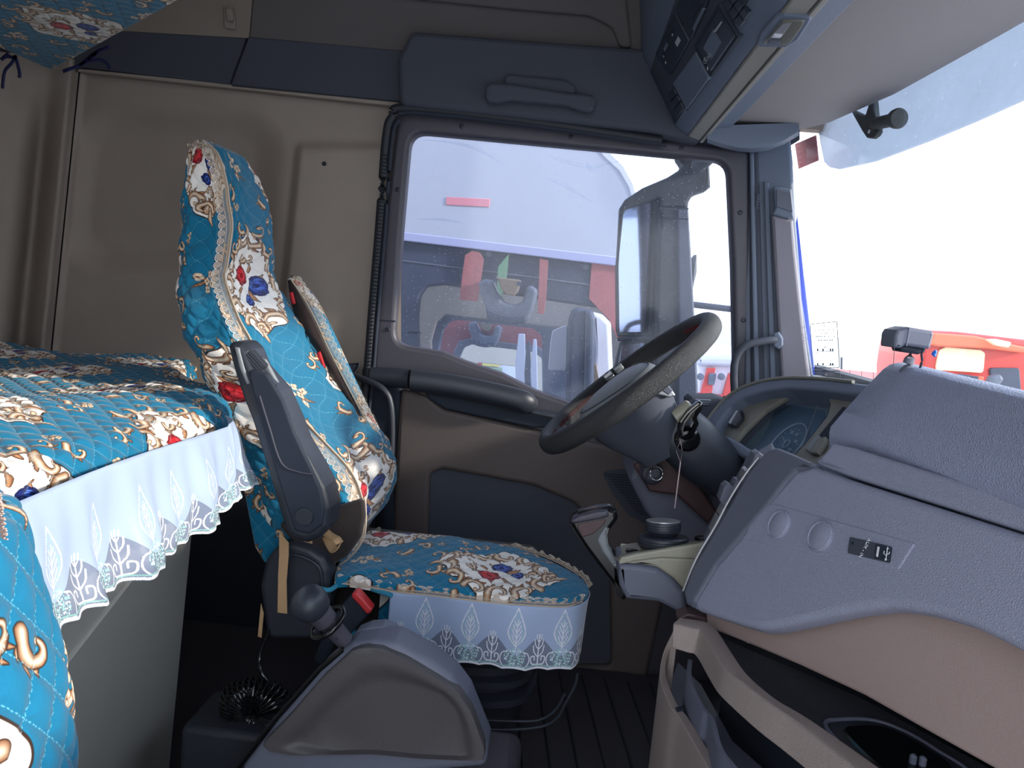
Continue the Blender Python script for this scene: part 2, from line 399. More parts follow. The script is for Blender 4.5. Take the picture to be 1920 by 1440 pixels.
def scroll(c, x, y, a, s, fx=1, pale=False):
    pts = []; ws = []
    for k in range(13):
        t = k / 12; th = t * 4.6; r = s * (1 - t) * .62 + s * .06
        px, py = s * .55 * 1 + r * math.cos(th + math.pi), r * math.sin(th + math.pi)
        pts.append((px, py)); ws.append(s * (.15 * (1 - t) + .045))
    g = [rotp(p[0], p[1], a, 1) for p in pts]; g = [(x + fx * p[0], y + p[1]) for p in g]
    for (lt, la, ll) in ((.12, 1.9, .42), (.28, 1.3, .40), (.45, .7, .32), (.05, 2.8, .36)):
        k = int(lt * 12); bx, by = pts[k]; d = (lt * 4.6 + math.pi) + la - 1.2
        e = [(bx, by), (bx + math.cos(d) * ll * s * .5, by + math.sin(d) * ll * s * .5 + .02 * s), (bx + math.cos(d + .5) * ll * s, by + math.sin(d + .5) * ll * s)]
        e = [rotp(p[0], p[1], a, 1) for p in e]; e = [(x + fx * p[0], y + p[1]) for p in e]
        c.stroke(e, [s * .07, s * .085, s * .012], TAN if lt > .2 else PALE, DKB, .0008, BRN)
    c.stroke(g, ws, PALE, DKB, .0009, BRN if not pale else TAN)
    c.disk(g[-1][0], g[-1][1], s * .085, PALE, DKB, .0007, TAN)
def leaf(c, x, y, a, l, w, fill=TAN, shade=BRN):
    q = [(x, y), (x + math.cos(a) * l * .45, y + math.sin(a) * l * .45), (x + math.cos(a + .25) * l, y + math.sin(a + .25) * l)]
    c.stroke(q, [w * .5, w, w * .1], fill, DKB, .0007, shade)
def rose(c, x, y, r, base, dark, lite, seed):
    R = noise_seed(seed)
    for k in range(9):
        t = k / 9 * 6.283; rr = r * .62
        c.disk(x + rr * math.cos(t), y + rr * math.sin(t), r * .38, base, dark, .0008, dark)
    for k in range(6):
        t = k / 6 * 6.283 + .4; rr = r * .33
        c.disk(x + rr * math.cos(t), y + rr * math.sin(t), r * .34, lite, dark, .0008, base)
    for k in range(14):
        t = R.rand() * 6.283; rr = r * (.2 + .7 * R.rand())
        q = [(x + rr * math.cos(t + d), y + rr * math.sin(t + d)) for d in (-.3, 0, .3)]
        c.stroke(q, [.0003, .0010, .0003], lite if k % 2 else dark, None)
    c.disk(x, y, r * .2, base, dark, .0008, dark)
def sprig(c, x, y, a, s):
    leaf(c, x, y, a + 2.2, s * .8, s * .1); leaf(c, x, y, a - 2.0, s * .7, s * .1); leaf(c, x, y, a + 3.0, s * .9, s * .09)
    for k, (dx, dy) in enumerate(((0, 0), (.45, .25), (.35, -.35), (-.35, .45), (-.2, -.45), (.85, -.05))):
        px, py = rotp(dx * s, dy * s, a)
        for q in range(4):
            t = q * 1.57 + k; c.disk(x + px + math.cos(t) * s * .12, y + py + math.sin(t) * s * .12, s * .12, PALE, (.45, .3, .2), .0005, (.86, .72, .6))
        c.disk(x + px, y + py, s * .05, BRN)
def medallion(c, cx, cy, w, h):
    # white field with a wavy border
    i, j, X, Y = c.region(cx - w * .75, cx + w * .75, cy - h * .75, cy + h * .75)
    th = np.arctan2((Y - cy) / h, (X - cx) / w); rr = np.sqrt(((X - cx) / w) ** 2 + ((Y - cy) / h) ** 2)
    lim = .50 + .045 * np.cos(4 * th) + .02 * np.cos(8 * th + 1) + .012 * np.cos(12 * th)
    c.put(i, j, (lim + .012 - rr) * w * c.sx + .5, list(DKB) + [1]); c.put(i, j, (lim - rr) * w * c.sx + .5, list(WHT) + [1])
    for fx in (-1, 1):
        for (x, y, a, s) in ((.04, .47, .3, .17), (.24, .43, -.35, .18), (.40, .26, -1.3, .17), (.46, .04, -1.9, .17), (.41, -.20, -2.3, .18), (.24, -.40, -3.0, .18), (.03, -.50, -3.3, .15), (.12, .56, .9, .13), (.5, .36, .2, .12), (.5, -.40, -.6, .13)):
            scroll(c, cx + fx * x * w, cy + y * h, a, s * h, fx)
    leaf(c, cx, cy + .5 * h, 1.6, .16 * h, .03 * h, PALE); leaf(c, cx, cy - .5 * h, -1.6, .16 * h, .03 * h, PALE)
    for a in (0.2, 1.0, 2.0, 2.9, 3.7, 5.2, 5.9): leaf(c, cx - .03 * w + math.cos(a) * .12 * w, cy + .02 * h + math.sin(a) * .12 * h, a, .14 * h, .022 * h)
    rose(c, cx - .13 * w, cy + .08 * h, .105 * h, (.80, .07, .13), (.45, .02, .06), (.93, .28, .30), 1)
    rose(c, cx + .13 * w, cy - .02 * h, .105 * h, (.10, .22, .60), (.03, .07, .28), (.33, .48, .82), 2)
    rose(c, cx - .02 * w, cy - .17 * h, .06 * h, (.12, .26, .62), (.04, .08, .30), (.35, .5, .82), 3)
    scroll(c, cx + .02 * w, cy + .26 * h, .4, .10 * h, 1); scroll(c, cx - .02 * w, cy + .26 * h, .4, .10 * h, -1)
    scroll(c, cx + .03 * w, cy - .33 * h, 2.6, .10 * h, 1)
FW, FH = .38, .50
QN, QM = 10, 12
def quilt_h(U, V):
    """height of the quilting puff, 0 on a seam to 1"""
    p = (U * QN + V * QM) % 1.0; q = (U * QN - V * QM) % 1.0
    d = min(min(p, 1 - p), min(q, 1 - q)); return 1 - math.exp(-(d / .16) ** 1.3 * 1.0)
def make_image(name, arr, alpha=True):
    h, w = arr.shape[:2]; im = bpy.data.images.new(name, w, h, alpha=True)
    a = np.ones((h, w, 4), dtype=np.float32); a[..., :arr.shape[2]] = arr; im.alpha_mode = 'CHANNEL_PACKED'
    im.pixels.foreach_set(a.ravel()); im.pack(); return im
def fabric_image():
    w, h = 836, 1100; c = Canvas(w, h, FW, FH, list(TEAL) + [1])
    for (x, y) in ((.25, .25), (.75, .75)):
        medallion(c, x * FW, y * FH, .195, .205)
    for (x, y, a, s) in ((.75, .25, .5, .034), (.25, .75, 2.2, .034), (.62, .42, 1.2, .016), (.12, .58, .1, .016), (.5, .5, 1, .014), (.98, .03, 2, .016)):
        sprig(c, x * FW, y * FH, a, s)
    for (x, y, a, s, f) in ((.58, .12, 2.0, .030, 1), (.92, .12, 1.2, .030, -1), (.08, .62, 2.0, .030, 1), (.42, .62, 1.2, .030, -1), (.60, .36, -1.0, .026, 1), (.90, .38, -.8, .026, -1), (.10, .88, -1.0, .026, 1), (.40, .88, -.8, .026, -1)):
        scroll(c, x * FW, y * FH, a, s, f)
    U = (np.arange(w)[None, :] + .5) / w; V = (np.arange(h)[:, None] + .5) / h
    p = (U * QN + V * QM) % 1.0; q = (U * QN - V * QM) % 1.0
    dp = np.minimum(p, 1 - p); dq = np.minimum(q, 1 - q); d = np.minimum(dp, dq)
    hgt = 1 - np.exp(-(d / .16) ** 1.3)
    dash_p = ((U * QN - V * QM) * 8 % 1.0) < .62; dash_q = ((U * QN + V * QM) * 8 % 1.0) < .62
    st = ((dp < .016) & dash_p) | ((dq < .016) & dash_q)
    a = c.a; a[..., :3] = np.where(st[..., None], a[..., :3] * .35 + np.array([.62, .80, .86]) * .65, a[..., :3])
    a[..., 3] = hgt
    R = noise_seed(5); a[..., :3] *= (1 + (R.rand(h, w, 1) - .5) * .07)
    return make_image('quilted_floral_print', np.clip(a, 0, 1))
def img_mat(name, im, rough=.85, bump=.4, alpha=False, sheen=.2, trans=0.0, dist=.004):
    m = bpy.data.materials.new(name); m.use_nodes = True; nt = m.node_tree; b = nt.nodes['Principled BSDF']
    t = nt.nodes.new('ShaderNodeTexImage'); t.image = im; t.interpolation = 'Cubic'
    nt.links.new(t.outputs['Color'], b.inputs['Base Color']); b.inputs['Roughness'].default_value = rough; b.inputs['Sheen Weight'].default_value = sheen
    b.inputs['Specular IOR Level'].default_value = .25
    if alpha: nt.links.new(t.outputs['Alpha'], b.inputs['Alpha'])
    elif bump:
        bp = nt.nodes.new('ShaderNodeBump'); bp.inputs['Strength'].default_value = bump; bp.inputs['Distance'].default_value = dist
        nt.links.new(t.outputs['Alpha'], bp.inputs['Height']); nt.links.new(bp.outputs[0], b.inputs['Normal'])
    if trans: b.inputs['Transmission Weight'].default_value = 0; b.inputs['Subsurface Weight'].default_value = 0
    return m
M_fab = img_mat('teal_quilted_floral_cover', fabric_image(), bump=.55)
def skirt_image():
    """one repeat of satin (top) and embroidered net (bottom); 0.11 x 0.16 m"""
    w, h = 440, 640; wm, hm = .11, .16; c = Canvas(w, h, wm, hm, (.64, .70, .82, 1))
    i, j, X, Y = c.region(0, wm - .0003, 0, hm - .0003)
    wave = .050 + .016 * np.cos(X / wm * 2 * np.pi)
    c.put(i, j, (wave - Y) * c.sy, (.60, .64, .74, .45))
    scal = .006 + .004 * np.abs(np.cos(X / wm * 2 * np.pi))
    T = (.95, .95, .98); S = (.60, .78, .76)
    def dots(pts, r, col=T, jit=.0006):
        R = noise_seed(int(pts[0][0] * 9999) % 1000)
        Q = cat([(p[0], p[1], 0) for p in pts], 14)
        acc = 0; last = Q[0]
        for q in Q:
            acc += (q - last).length; last = q
            if acc > r * 1.25: acc = 0; c.disk(q.x + (R.rand() - .5) * jit, q.y + (R.rand() - .5) * jit, r, col, None, shade=tuple(x * .9 for x in col))
    cx = .055
    R = noise_seed(3)
    for k in range(240):     # dense sage filling under and beside the leaf
        t = R.rand() * 6.28; r = math.sqrt(R.rand()); x = cx + math.cos(t) * r * .026; y = .030 + math.sin(t) * r * .018
        c.disk(x, y, .0011, S if k % 3 else T, None)
    dots([(cx, .050), (cx - .016, .066), (cx - .019, .084), (cx, .122)], .0016); dots([(cx, .050), (cx + .016, .066), (cx + .019, .084), (cx, .122)], .0016)
    for k in range(120):
        t = R.rand(); s2 = R.choice([-1, 1]); x = cx + s2 * (.0175 * math.sin(min(1, t * 1.35 + .1) * 3.0) * .75 + .002); c.disk(x, .055 + t * .06, .0009, S, None)
    dots([(cx, .045), (cx, .075), (cx + .001, .100)], .0015)
    for s2 in (-1, 1):
        for (y0, l) in ((.055, .011), (.066, .011), (.077, .009), (.088, .006)): dots([(cx, y0), (cx + s2 * l * .6, y0 + l * .7), (cx + s2 * l, y0 + l * 1.5)], .0012)
        dots([(cx + s2 * .006, .012), (cx + s2 * .024, .010), (cx + s2 * .034, .022), (cx + s2 * .030, .036), (cx + s2 * .018, .040)], .0014)
    for bx in (0.0, wm):
        dots([(bx, .012), (bx, .040), (bx, .074)], .0014)
        for s2 in (-1, 1):
            dots([(bx, .030), (bx + s2 * .010, .040), (bx + s2 * .013, .052)], .0012); dots([(bx, .045), (bx + s2 * .008, .054), (bx + s2 * .010, .064)], .0011); dots([(bx, .058), (bx + s2 * .005, .066), (bx + s2 * .006, .074)], .0010)
            dots([(bx, .016), (bx + s2 * .014, .018), (bx + s2 * .017, .030), (bx + s2 * .009, .032), (bx + s2 * .008, .025)], .0013)
    e = [(k / 16 * wm, .0065 + .0035 * abs(math.cos(k / 16 * 2 * math.pi))) for k in range(17)]
    dots(e, .0022); dots([(x, y + .0045) for x, y in e], .0012, S)
    i, j, X, Y = c.region(0, wm - .0003, 0, hm - .0003)
    c.put(i, j, ((.0045 + .0035 * np.abs(np.cos(X / wm * 2 * np.pi))) - Y) * c.sy, (.8, .85, .9, 0))
    return make_image('embroidered_satin_skirt', np.clip(c.a, 0, 1))
M_skirt = img_mat('embroidered_satin_and_net', skirt_image(), rough=.42, alpha=True, sheen=.4)
def lace_image():
    """0.03 x 0.03 m scalloped trim, seam at the top"""
    w = h = 200; wm = hm = .03; c = Canvas(w, h, wm, hm, (.74, .66, .58, .40)); T = (.90, .83, .76)
    for x in (0, .015):
        for k in range(20):
            t = k / 19 * 6.283; c.disk(x + .0075 + math.cos(t) * .0042, .0115 + math.sin(t) * .0052, .0007, T, None)
        for k in range(10):
            t = k / 9 * 6.283; c.disk(x + .0075 + math.cos(t) * .0018, .0115 + math.sin(t) * .0024, .0006, T, None)
        for k in range(14):
            t = math.pi + k / 13 * math.pi; c.disk(x + .0075 + math.cos(t) * .0072, .0095 + math.sin(t) * .0065, .0010, (.95, .90, .84), None)
        for k in range(8):
            c.disk(x + .001 + k * .002, .019 + .001 * (k % 2), .0007, T, None)
    i, j, X, Y = c.region(0, wm - .0001, 0, hm - .0001)
    c.put(i, j, ((Y - .0262) * c.sy), (.74, .66, .57, 1))
    ph = (X % .015) / .015 * 2 - 1; edge = .0098 - .0072 * np.sqrt(np.clip(1 - ph ** 2, 0, 1))
    c.put(i, j, (edge - Y) * c.sy, (.9, .85, .8, 0))
    R = noise_seed(8); c.a[..., :3] *= 1 + (R.rand(h, w, 1) - .5) * .2
    return make_image('lace_trim', np.clip(c.a, 0, 1))
M_lace = img_mat('lace_trim', lace_image(), rough=.9, alpha=True)
M_lacew = img_mat('white_lace_trim', MATS.get('x') or bpy.data.images['lace_trim'], rough=.9, alpha=True)

def lacestrip(name, pts, width_dirs, parent, lenscale=.03, label=None, mat_=None, gather=.15, n=5, solidify=0):
    """ribbon of lace: pts seam line (3D), width_dirs vectors from the seam to the scalloped edge"""
    P = cat(pts, n); D = cat(width_dirs, n); V = []; UV = []; F = []; L = 0; R = random.Random(len(P))
    for i, (p, d) in enumerate(zip(P, D)):
        if i: L += (P[i] - P[i - 1]).length
        t = (P[min(i + 1, len(P) - 1)] - P[max(0, i - 1)]).normalized(); nn = t.cross(d); nn.normalize()
        wv = nn * (math.sin(L * 260) * gather * d.length)
        for k in range(4):
            s = k / 3; V.append(p + d * s + wv * s); UV.append((L / lenscale, 1 - s))
    for i in range(len(P) - 1):
        for k in range(3):
            a = i * 4 + k; F.append((a, a + 1, a + 5, a + 4))
    return mesh(name, V, F, mat_ or M_lace, parent, ang=0, uv=UV, label=label)
# ================================================================== THE SETTING
S = 'structure'
def struct(name, label, cat='trim'):
    o = bpy.data.objects.new(name, None); C.objects.link(o); o['kind'] = S; o['label'] = label; o['category'] = cat; return o
def stag(o, label, cat):
    o['kind'] = S; o['label'] = label; o['category'] = cat; return o
def sdbox(x, y, cx, cy, hx, hy, r):
    dx, dy = abs(x - cx) - hx + r, abs(y - cy) - hy + r
    return math.hypot(max(dx, 0), max(dy, 0)) + min(max(dx, dy), 0) - r
# --- side wall beside the bunk (tan cloth panel with moulded hollows)
def wall_f(a, b):
    v = 118 + b * 1330; ul = 151 - .100 * (v - 130); u = ul + a * (752 - ul)
    v = v + .10 * (u - 150) * (1 - b)
    su = u + .1 * (v - 300)
    h = .028 * sstep(548, 566, su) * sstep(262, 285, v)
    d = sdbox(su, v, 330, 360, 172, 128, 70); h -= .045 * sstep(40, -30, d)
    h += .012 * sstep(14, 0, u - ul)
    p = W(u, v, 2.085 - h); return p, (p.x, p.z)
wl = grid('wall_left', wall_f, 190, 200, M_tan, kind=S); stag(wl, 'tan cloth side panel with moulded hollow beside the bunk', 'wall')
def seam_f(a, b):
    v = 112 + b * 1320; ur = 148 - .100 * (v - 130); u = ur - a * 330
    t = a; Y = 2.075 - .05 * sstep(0.0, .05, t) + .085 * math.exp(-((t - .17) / .07) ** 2) * sstep(90, 330, v) - .42 * t ** 2.2
    v = v + .10 * (u - 150) * (1 - b)
    p = W(u, v, Y); return p, (p.x, p.z)
wb_ = grid('wall_back', seam_f, 80, 80, M_tan, kind=S, flip=True); stag(wb_, 'tan curved corner panel left of the vertical seam', 'wall')
hole = lathe('hole', W(608, 307, 2.056), (0, -1, 0), [(.006, 0), (.006, .0016), (.0045, .002)], M_black2, wl, seg=16)
rear = box('wall_rear', (-1.66, .95, 1.2), (.04, 2.5, 2.4), M_tan, kind=S); stag(rear, 'tan rear wall of the sleeper', 'wall')
rw = box('wall_right', (-1.12, -.27, 1.2), (1.1, .04, 2.4), M_tan, kind=S); stag(rw, 'tan side wall behind the passenger door', 'wall')
fl = box('floor', (-.45, .93, .08), (2.5, 2.44, .04), M_floor, bevel=0, kind=S); stag(fl, 'dark rubber cab floor', 'floor')
ce = box('ceiling', (-.5, .93, 2.36), (2.5, 2.6, .04), M_tan2, bevel=0, kind=S); stag(ce, 'brown cab roof lining', 'ceiling')
fw = box('firewall', (.70, .93, .52), (.04, 2.5, .92), M_black2, bevel=0, kind=S); stag(fw, 'black bulkhead in the driver footwell', 'wall')
ow = box('wall_outer', (-.42, 2.16, 2.05), (2.4, .04, .9), M_tan2, bevel=0, kind=S); stag(ow, 'outer cab side above the windows', 'wall')
ow2 = box('wall_outer', (-1.1, 2.16, .8), (1.1, .04, 1.7), M_tan2, bevel=0, kind=S); stag(ow2, 'outer cab side behind the bunk', 'wall')
rf = box('roof', (.47, .93, 1.72), (.28, 2.4, .03), M_tan2, bevel=0, kind=S); stag(rf, 'cab roof front over the header', 'roof')
# --- black bands over the tan panel
b1 = panel('trim_1', M_navy, [(-90, 26), (262, 50), (462, 68), (430, 158), (135, 124), (-90, 100)], PY(2.045), .03, kind=S, bevel=.004); stag(b1, 'dark blue-black cloth band left of its vertical joint', 'trim')
b2 = panel('trim_2', M_navy, [(466, 68), (790, 98), (790, 192), (752, 190), (432, 159)], PY(2.035), .03, kind=S, bevel=.004); stag(b2, 'dark blue-black cloth band right of its vertical joint', 'trim')
b3 = panel('trim_3', M_tan, [(146, 128), (745, 190), (744, 199), (146, 134)], PY(2.05), .03, kind=S, bevel=.002); stag(b3, 'thin tan piping under the dark cloth band', 'trim')
# --- cover over the door with the grab handle
b4 = panel('trim_4', M_navy, [(748, 196), (744, 110), (771, 57), (960, 72), (1240, 92), (1330, 270), (1225, 247), (900, 212)], PY(1.97), .10, r=[.022], kind=S, bevel=.014); stag(b4, 'dark blue-black cover over the driver door', 'trim')
# --- upper lining, leaning inwards
UL = Pl(W(600, 84, 2.04), (1, 0, 0), (0, -.28, 1))
b5 = panel('trim_5', M_tan2, [(-200, 34), (466, 72), (472, 0), (485, -420), (-200, -420)], UL, .02, kind=S, bevel=.003); stag(b5, 'brown upper lining left of its seam', 'trim')
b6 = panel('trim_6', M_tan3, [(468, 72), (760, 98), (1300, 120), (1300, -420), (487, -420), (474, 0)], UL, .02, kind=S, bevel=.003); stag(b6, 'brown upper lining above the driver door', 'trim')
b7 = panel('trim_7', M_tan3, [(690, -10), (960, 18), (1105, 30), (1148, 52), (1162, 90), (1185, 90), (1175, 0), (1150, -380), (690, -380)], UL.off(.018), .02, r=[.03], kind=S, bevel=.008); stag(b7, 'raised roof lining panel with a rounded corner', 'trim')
hk = thing('coat_hook', 'small brown coat hook on the upper lining', 'hook', W(430, 50, 2.0))
panel('base_plate', M_tan2, [(418, 10), (436, 12), (441, 36), (440, 56), (420, 53)], UL.off(.010), .012, hk, r=.006, bevel=.003)
panel('hook_tab', M_tan2, [(421, 14), (434, 15), (437, 40), (424, 39)], UL.off(.022), .012, hk, r=.006, bevel=.004)

# ------------------------------------------------------------------ driver door
YD = 2.03
dr = struct('door_1', 'driver door with dark window frame and brown lower panel', 'door')
glass = [(769, 247), (1365, 303), (1374, 500), (1380, 800), (1150, 790), (1063, 754), (1005, 733), (940, 700), (873, 678), (830, 660), (739, 645), (752, 440)]
outer = [(744, 214), (760, 200), (1000, 226), (1240, 262), (1405, 280), (1408, 500), (1412, 900), (1400, 1330), (690, 1330), (697, 700), (703, 600), (722, 400)]
panel('window_frame', M_frame, [outer, glass], PY(YD), .05, dr, r=[.02, .042], bevel=.012, bres=4)
panel('frame_joint', M_black2, [(703, 598), (741, 601), (741, 604), (703, 601)], PY(YD + -.001), .003, dr, bevel=.0005)
for k, (u, v) in enumerate([(746, 356), (727, 618), (866, 237), (1071, 257), (1278, 278), (1388, 399), (1394, 600)]):
    lathe('screw', W(u, v, YD + .001), (0, -1, 0), [(.0065, 0), (.0065, .003), (.004, .004), (.003, .002), (.001, .002)], M_black, dr, seg=14)
low_o = [(752, 728), (800, 742), (830, 767), (1000, 806), (1250, 862), (1250, 1100), (1200, 1330), (728, 1330), (735, 1000), (745, 800)]
pock = [(806, 888), (830, 880), (1000, 911), (1075, 943), (1120, 990), (1142, 1050), (1146, 1250), (792, 1250)]
panel('lower_panel', M_doorp, [low_o, pock], PY(YD - .022), .035, dr, r=[.015, .02], bevel=.012, bres=4)
panel('door_pocket', M_navy, [(790, 860), (1180, 900), (1170, 1270), (780, 1270)], PY(YD + -.002), .01, dr)
panel('speaker_grille', M_navy, [(1128, 884), (1168, 880), (1240, 900), (1280, 1010), (1215, 985), (1180, 967), (1150, 928)], PY(YD - .024), .004, dr, r=.012, bevel=.001)
# rows of grille perforation ribs
gm = []
for k in range(16):
    u0, v0 = 1133 + k * 4.2, 888 + k * 5.0; a = W(u0, v0, YD - .028); b = W(min(1240, u0 + 95), v0 + 8, YD - .028); gm.append(tube('', [a, b], .0009, None, seg=4, raw=True))
V, F = join(gm); mesh('grille_rib', V, F, M_black2, dr, kind='stuff')
# armrest grip
Pg = [W(700, 706, 1.985), W(735, 707, 1.983), W(771, 712, 1.98)]
tube('armrest_block', [W(697, 706, 1.99), W(735, 708, 1.985), W(768, 711, 1.98)], .026, M_black, dr, seg=20, flat=.75, up=(0, 1, 0))
tube('armrest_grip', [W(771, 713, 1.975), W(830, 720, 1.975), W(900, 733, 1.975), W(960, 747, 1.975), W(985, 755, 1.98), W(998, 762, 1.995)], lambda t: .030 * (1 - .25 * sstep(.75, 1, t)), M_black, dr, seg=22, flat=.75, up=(0, 1, 0), smooth_n=5)
panel('armrest_shelf', M_black2, [(788, 728), (1010, 770), (1062, 778), (1062, 800), (1000, 803), (835, 768), (806, 750)], PY(YD - .03), .02, dr, r=.01, bevel=.006)
panel('armrest_strip', M_black, [(960, 762), (1062, 783), (1062, 790), (958, 768)], PY(YD - .045), .01, dr, bevel=.003)
# door seal
sealp = [(682, 760), (690, 690), (697, 600), (712, 420), (724, 262), (736, 220), (766, 203), (1000, 229), (1240, 264)]
tube('door_seal', [W(u, v, 1.995) for u, v in sealp], .012, M_rub, dr, seg=12, smooth_n=8)
tube('seal_lip', [W(u + 10, v + 8, 1.99) for u, v in sealp], .005, M_black2, dr, seg=8, smooth_n=8)
rb = []
for k in range(60):
    t = k / 59; v = 690 - t * 400; u = 687 + t * 31 + 3
    rb.append(tube('', [W(u - 4, v, 1.982), W(u + 5, v + 1.5, 1.982)], .0016, None, seg=5, raw=True))
V, F = join(rb); mesh('seal_rib', V, F, M_rub, dr, kind='stuff')
# black post behind the seat and the passenger-side-facing jamb
jp = panel('pillar', M_black2, [(690, 690), (752, 725), (735, 1330), (640, 1330), (672, 760), (678, 690)], PY(2.02), .06, kind=S, bevel=.01); stag(jp, 'black door post behind the driver seat', 'pillar')
g1 = panel('window_1', M_glass, [[(u, v) for u, v in [(760, 240), (1375, 290), (1390, 810), (1150, 800), (940, 712), (735, 655)]]], PY(2.062), .004, kind=S, bevel=0); stag(g1, 'dusty glass of the driver door window', 'window')
text('etched_mark', 'MAN', PY(2.058), (777, 624), .011, M_black2, g1, mirror=True, rot=0, xs=1.5)
text('etched_mark', 'I', PY(2.058), (758, 635), .008, M_black2, g1)
# scratches / dry smears on the glass
M_smear = transp('dry_smear', .07, (250, 252, 255), dcol=(240, 245, 250))
for L in ([(792, 262), (850, 268), (900, 282), (950, 312)], [(1010, 285), (1060, 302), (1110, 312), (1170, 300)], [(1020, 330), (1060, 348), (1110, 378)], [(1140, 290), (1175, 318), (1198, 362)], [(780, 410), (830, 412), (872, 418)], [(1100, 300), (1108, 318), (1130, 312)]):
    tube('smear', [W(u, v, 2.054) for u, v in L], lambda t: .0035 * math.sin(math.pi * min(.98, max(.02, t))) + .0003, M_smear, g1, seg=6, flat=.12, up=(0, 1, 0), smooth_n=6)

# ------------------------------------------------------------------ A pillar
ap = struct('pillar', 'slate A pillar between door and windscreen with taupe cover', 'pillar')
PA = Pl(W(1400, 500, 2.02), (1, -.30, 0), (0, 0, 1))
panel('pillar_post', M_cons, [(1396, 262), (1482, 262), (1486, 300), (1491, 400), (1503, 560), (1533, 760), (1396, 790)], PA.off(-.012), .05, ap, bevel=.008)
panel('pillar_groove', M_navy, [(1403, 280), (1422, 282), (1428, 500), (1434, 720), (1408, 720)], PA.off(-.004), .02, ap, bevel=.006)
panel('pillar_rib', M_cons, [(1405, 285), (1413, 285), (1418, 500), (1424, 740), (1414, 740)], PA.off(.001), .010, ap, bevel=.004)
panel('pillar_rib', M_cons, [(1432, 340), (1442, 342), (1448, 500), (1456, 720), (1444, 720)], PA.off(.000), .010, ap, bevel=.004)
panel('pillar_cover', M_taupe if False else mat('grey_mauve_pillar_cover', (132, 128, 138), .6, bump=.2), [(1446, 402), (1487, 412), (1492, 470), (1508, 620), (1524, 740), (1466, 740), (1455, 560)], PA.off(.016), .03, ap, bevel=.008, r=.006)
panel('cover_plate', M_cons, [(1449, 348), (1484, 354), (1489, 408), (1478, 411), (1447, 402), (1453, 392)], PA.off(.020), .03, ap, bevel=.005, r=.004)
panel('speaker_cover', M_dark, [(1455, 355), (1483, 360), (1487, 398), (1456, 388)], PA.off(.023), .006, ap, bevel=.002, r=.003)
text('raised_lettering', 'AIRBAG', PA.off(.001), (1421, 378), .011, M_cons, ap, rot=-math.pi / 2, depth=.001)
bs = panel('trim_8', M_blue, [(1490, 430), (1495, 400), (1530, 712), (1534, 760), (1508, 760)], Pl(W(1500, 600, 2.10), (1, -.3, 0), (0, 0, 1)), .03, kind=S, bevel=.004); stag(bs, 'blue outer paint edge beside the windscreen', 'trim')
gh = thing('grab_handle', 'dark curved grab handle on the A pillar behind the wheel', 'handle', W(1378, 740, 2.0))
tube('grip', [W(1378, 748, 1.96), W(1376, 700, 1.955), W(1381, 668, 1.95), (W(1398, 648, 1.945)), W(1430, 640, 1.945), W(1452, 637, 1.95), W(1462, 637, 1.97)], .0095, M_navy, gh, seg=16, smooth_n=6)
panel('end_plate', M_cons, [(1450, 625), (1460, 622), (1468, 634), (1468, 648), (1460, 655), (1450, 650)], PA.off(.050), .03, gh, r=.004, bevel=.004)

# ------------------------------------------------------------------ windscreen header and overhead console
def XW(Y, z):   # inner face of the windscreen
    return .600 + .060 * (1 - ((Y - .95) / 1.0) ** 2 * .9) - .20 * (z - 1.1)*.6 + .02
def at20(u, v): p = W(u, v, 2.0); return p.x, p.z
a_, c_, c2_, d_, e_ = at20(1203, 112), at20(1266, 244), at20(1288, 258), at20(1312, 267), at20(1345, 264)
oc = thing('overhead_console', 'blue-grey overhead console with device slots above the windscreen', 'console', (.3, 1.0, 1.56))
def lo(name, prof, y0, y1, m, parent, bev=.004):
    return loft(name, [[Vector((x, y0, z)) for x, z in prof], [Vector((x, y1, z)) for x, z in prof]], m, parent, bevel=bev)
top = 2.2
lo('console_body', [a_, c_, (c2_[0], c2_[1] - .001), (c2_[0] + .02, top), (a_[0] - .06, top), (a_[0] - .045, a_[1] + .30)], 2.0, -.3, M_cons, oc, .006)
lo('console_underside', [(c2_[0] - .001, c2_[1] - .003), (d_[0] - .004, d_[1]), (d_[0], d_[1] + .01), (c2_[0] + .002, c2_[1] + .05)], 2.0, -.3, M_consl, oc, .003)
lo('edge_strip', [(d_[0] - .002, d_[1] - .003), (d_[0] + .006, d_[1] - .003), (d_[0] + .006, d_[1] + .01), (d_[0] - .002, d_[1] + .01)], 1.99, -.3, M_consl, oc, .001)
hd = struct('trim_9', 'warm grey header lining between overhead console and windscreen', 'trim')
lo('shadow_channel', [(d_[0] + .006, d_[1] + .012), (e_[0] + .012, e_[1] + .012), (e_[0] + .012, e_[1] + .04), (d_[0] + .006, d_[1] + .04)], 2.0, -.3, M_cons, hd, .002)
hx = [(2.06, .44), (1.97, .545), (1.895, .578), (1.64, .617), (1.3, .632), (1.066, .640), (.7, .645), (.2, .645), (-.3, .64)]
secs = []
for y, x in hx:
    z = 1.556; secs.append([Vector((e_[0] + .008, y, z - .004)), Vector((x - .02, y, z)), Vector((x, y, z + .008)), Vector((x, y, z + .08)), Vector((e_[0] + .008, y, z + .1))])
loft('lining', secs, M_hdr, hd, bevel=.004, ang=45)
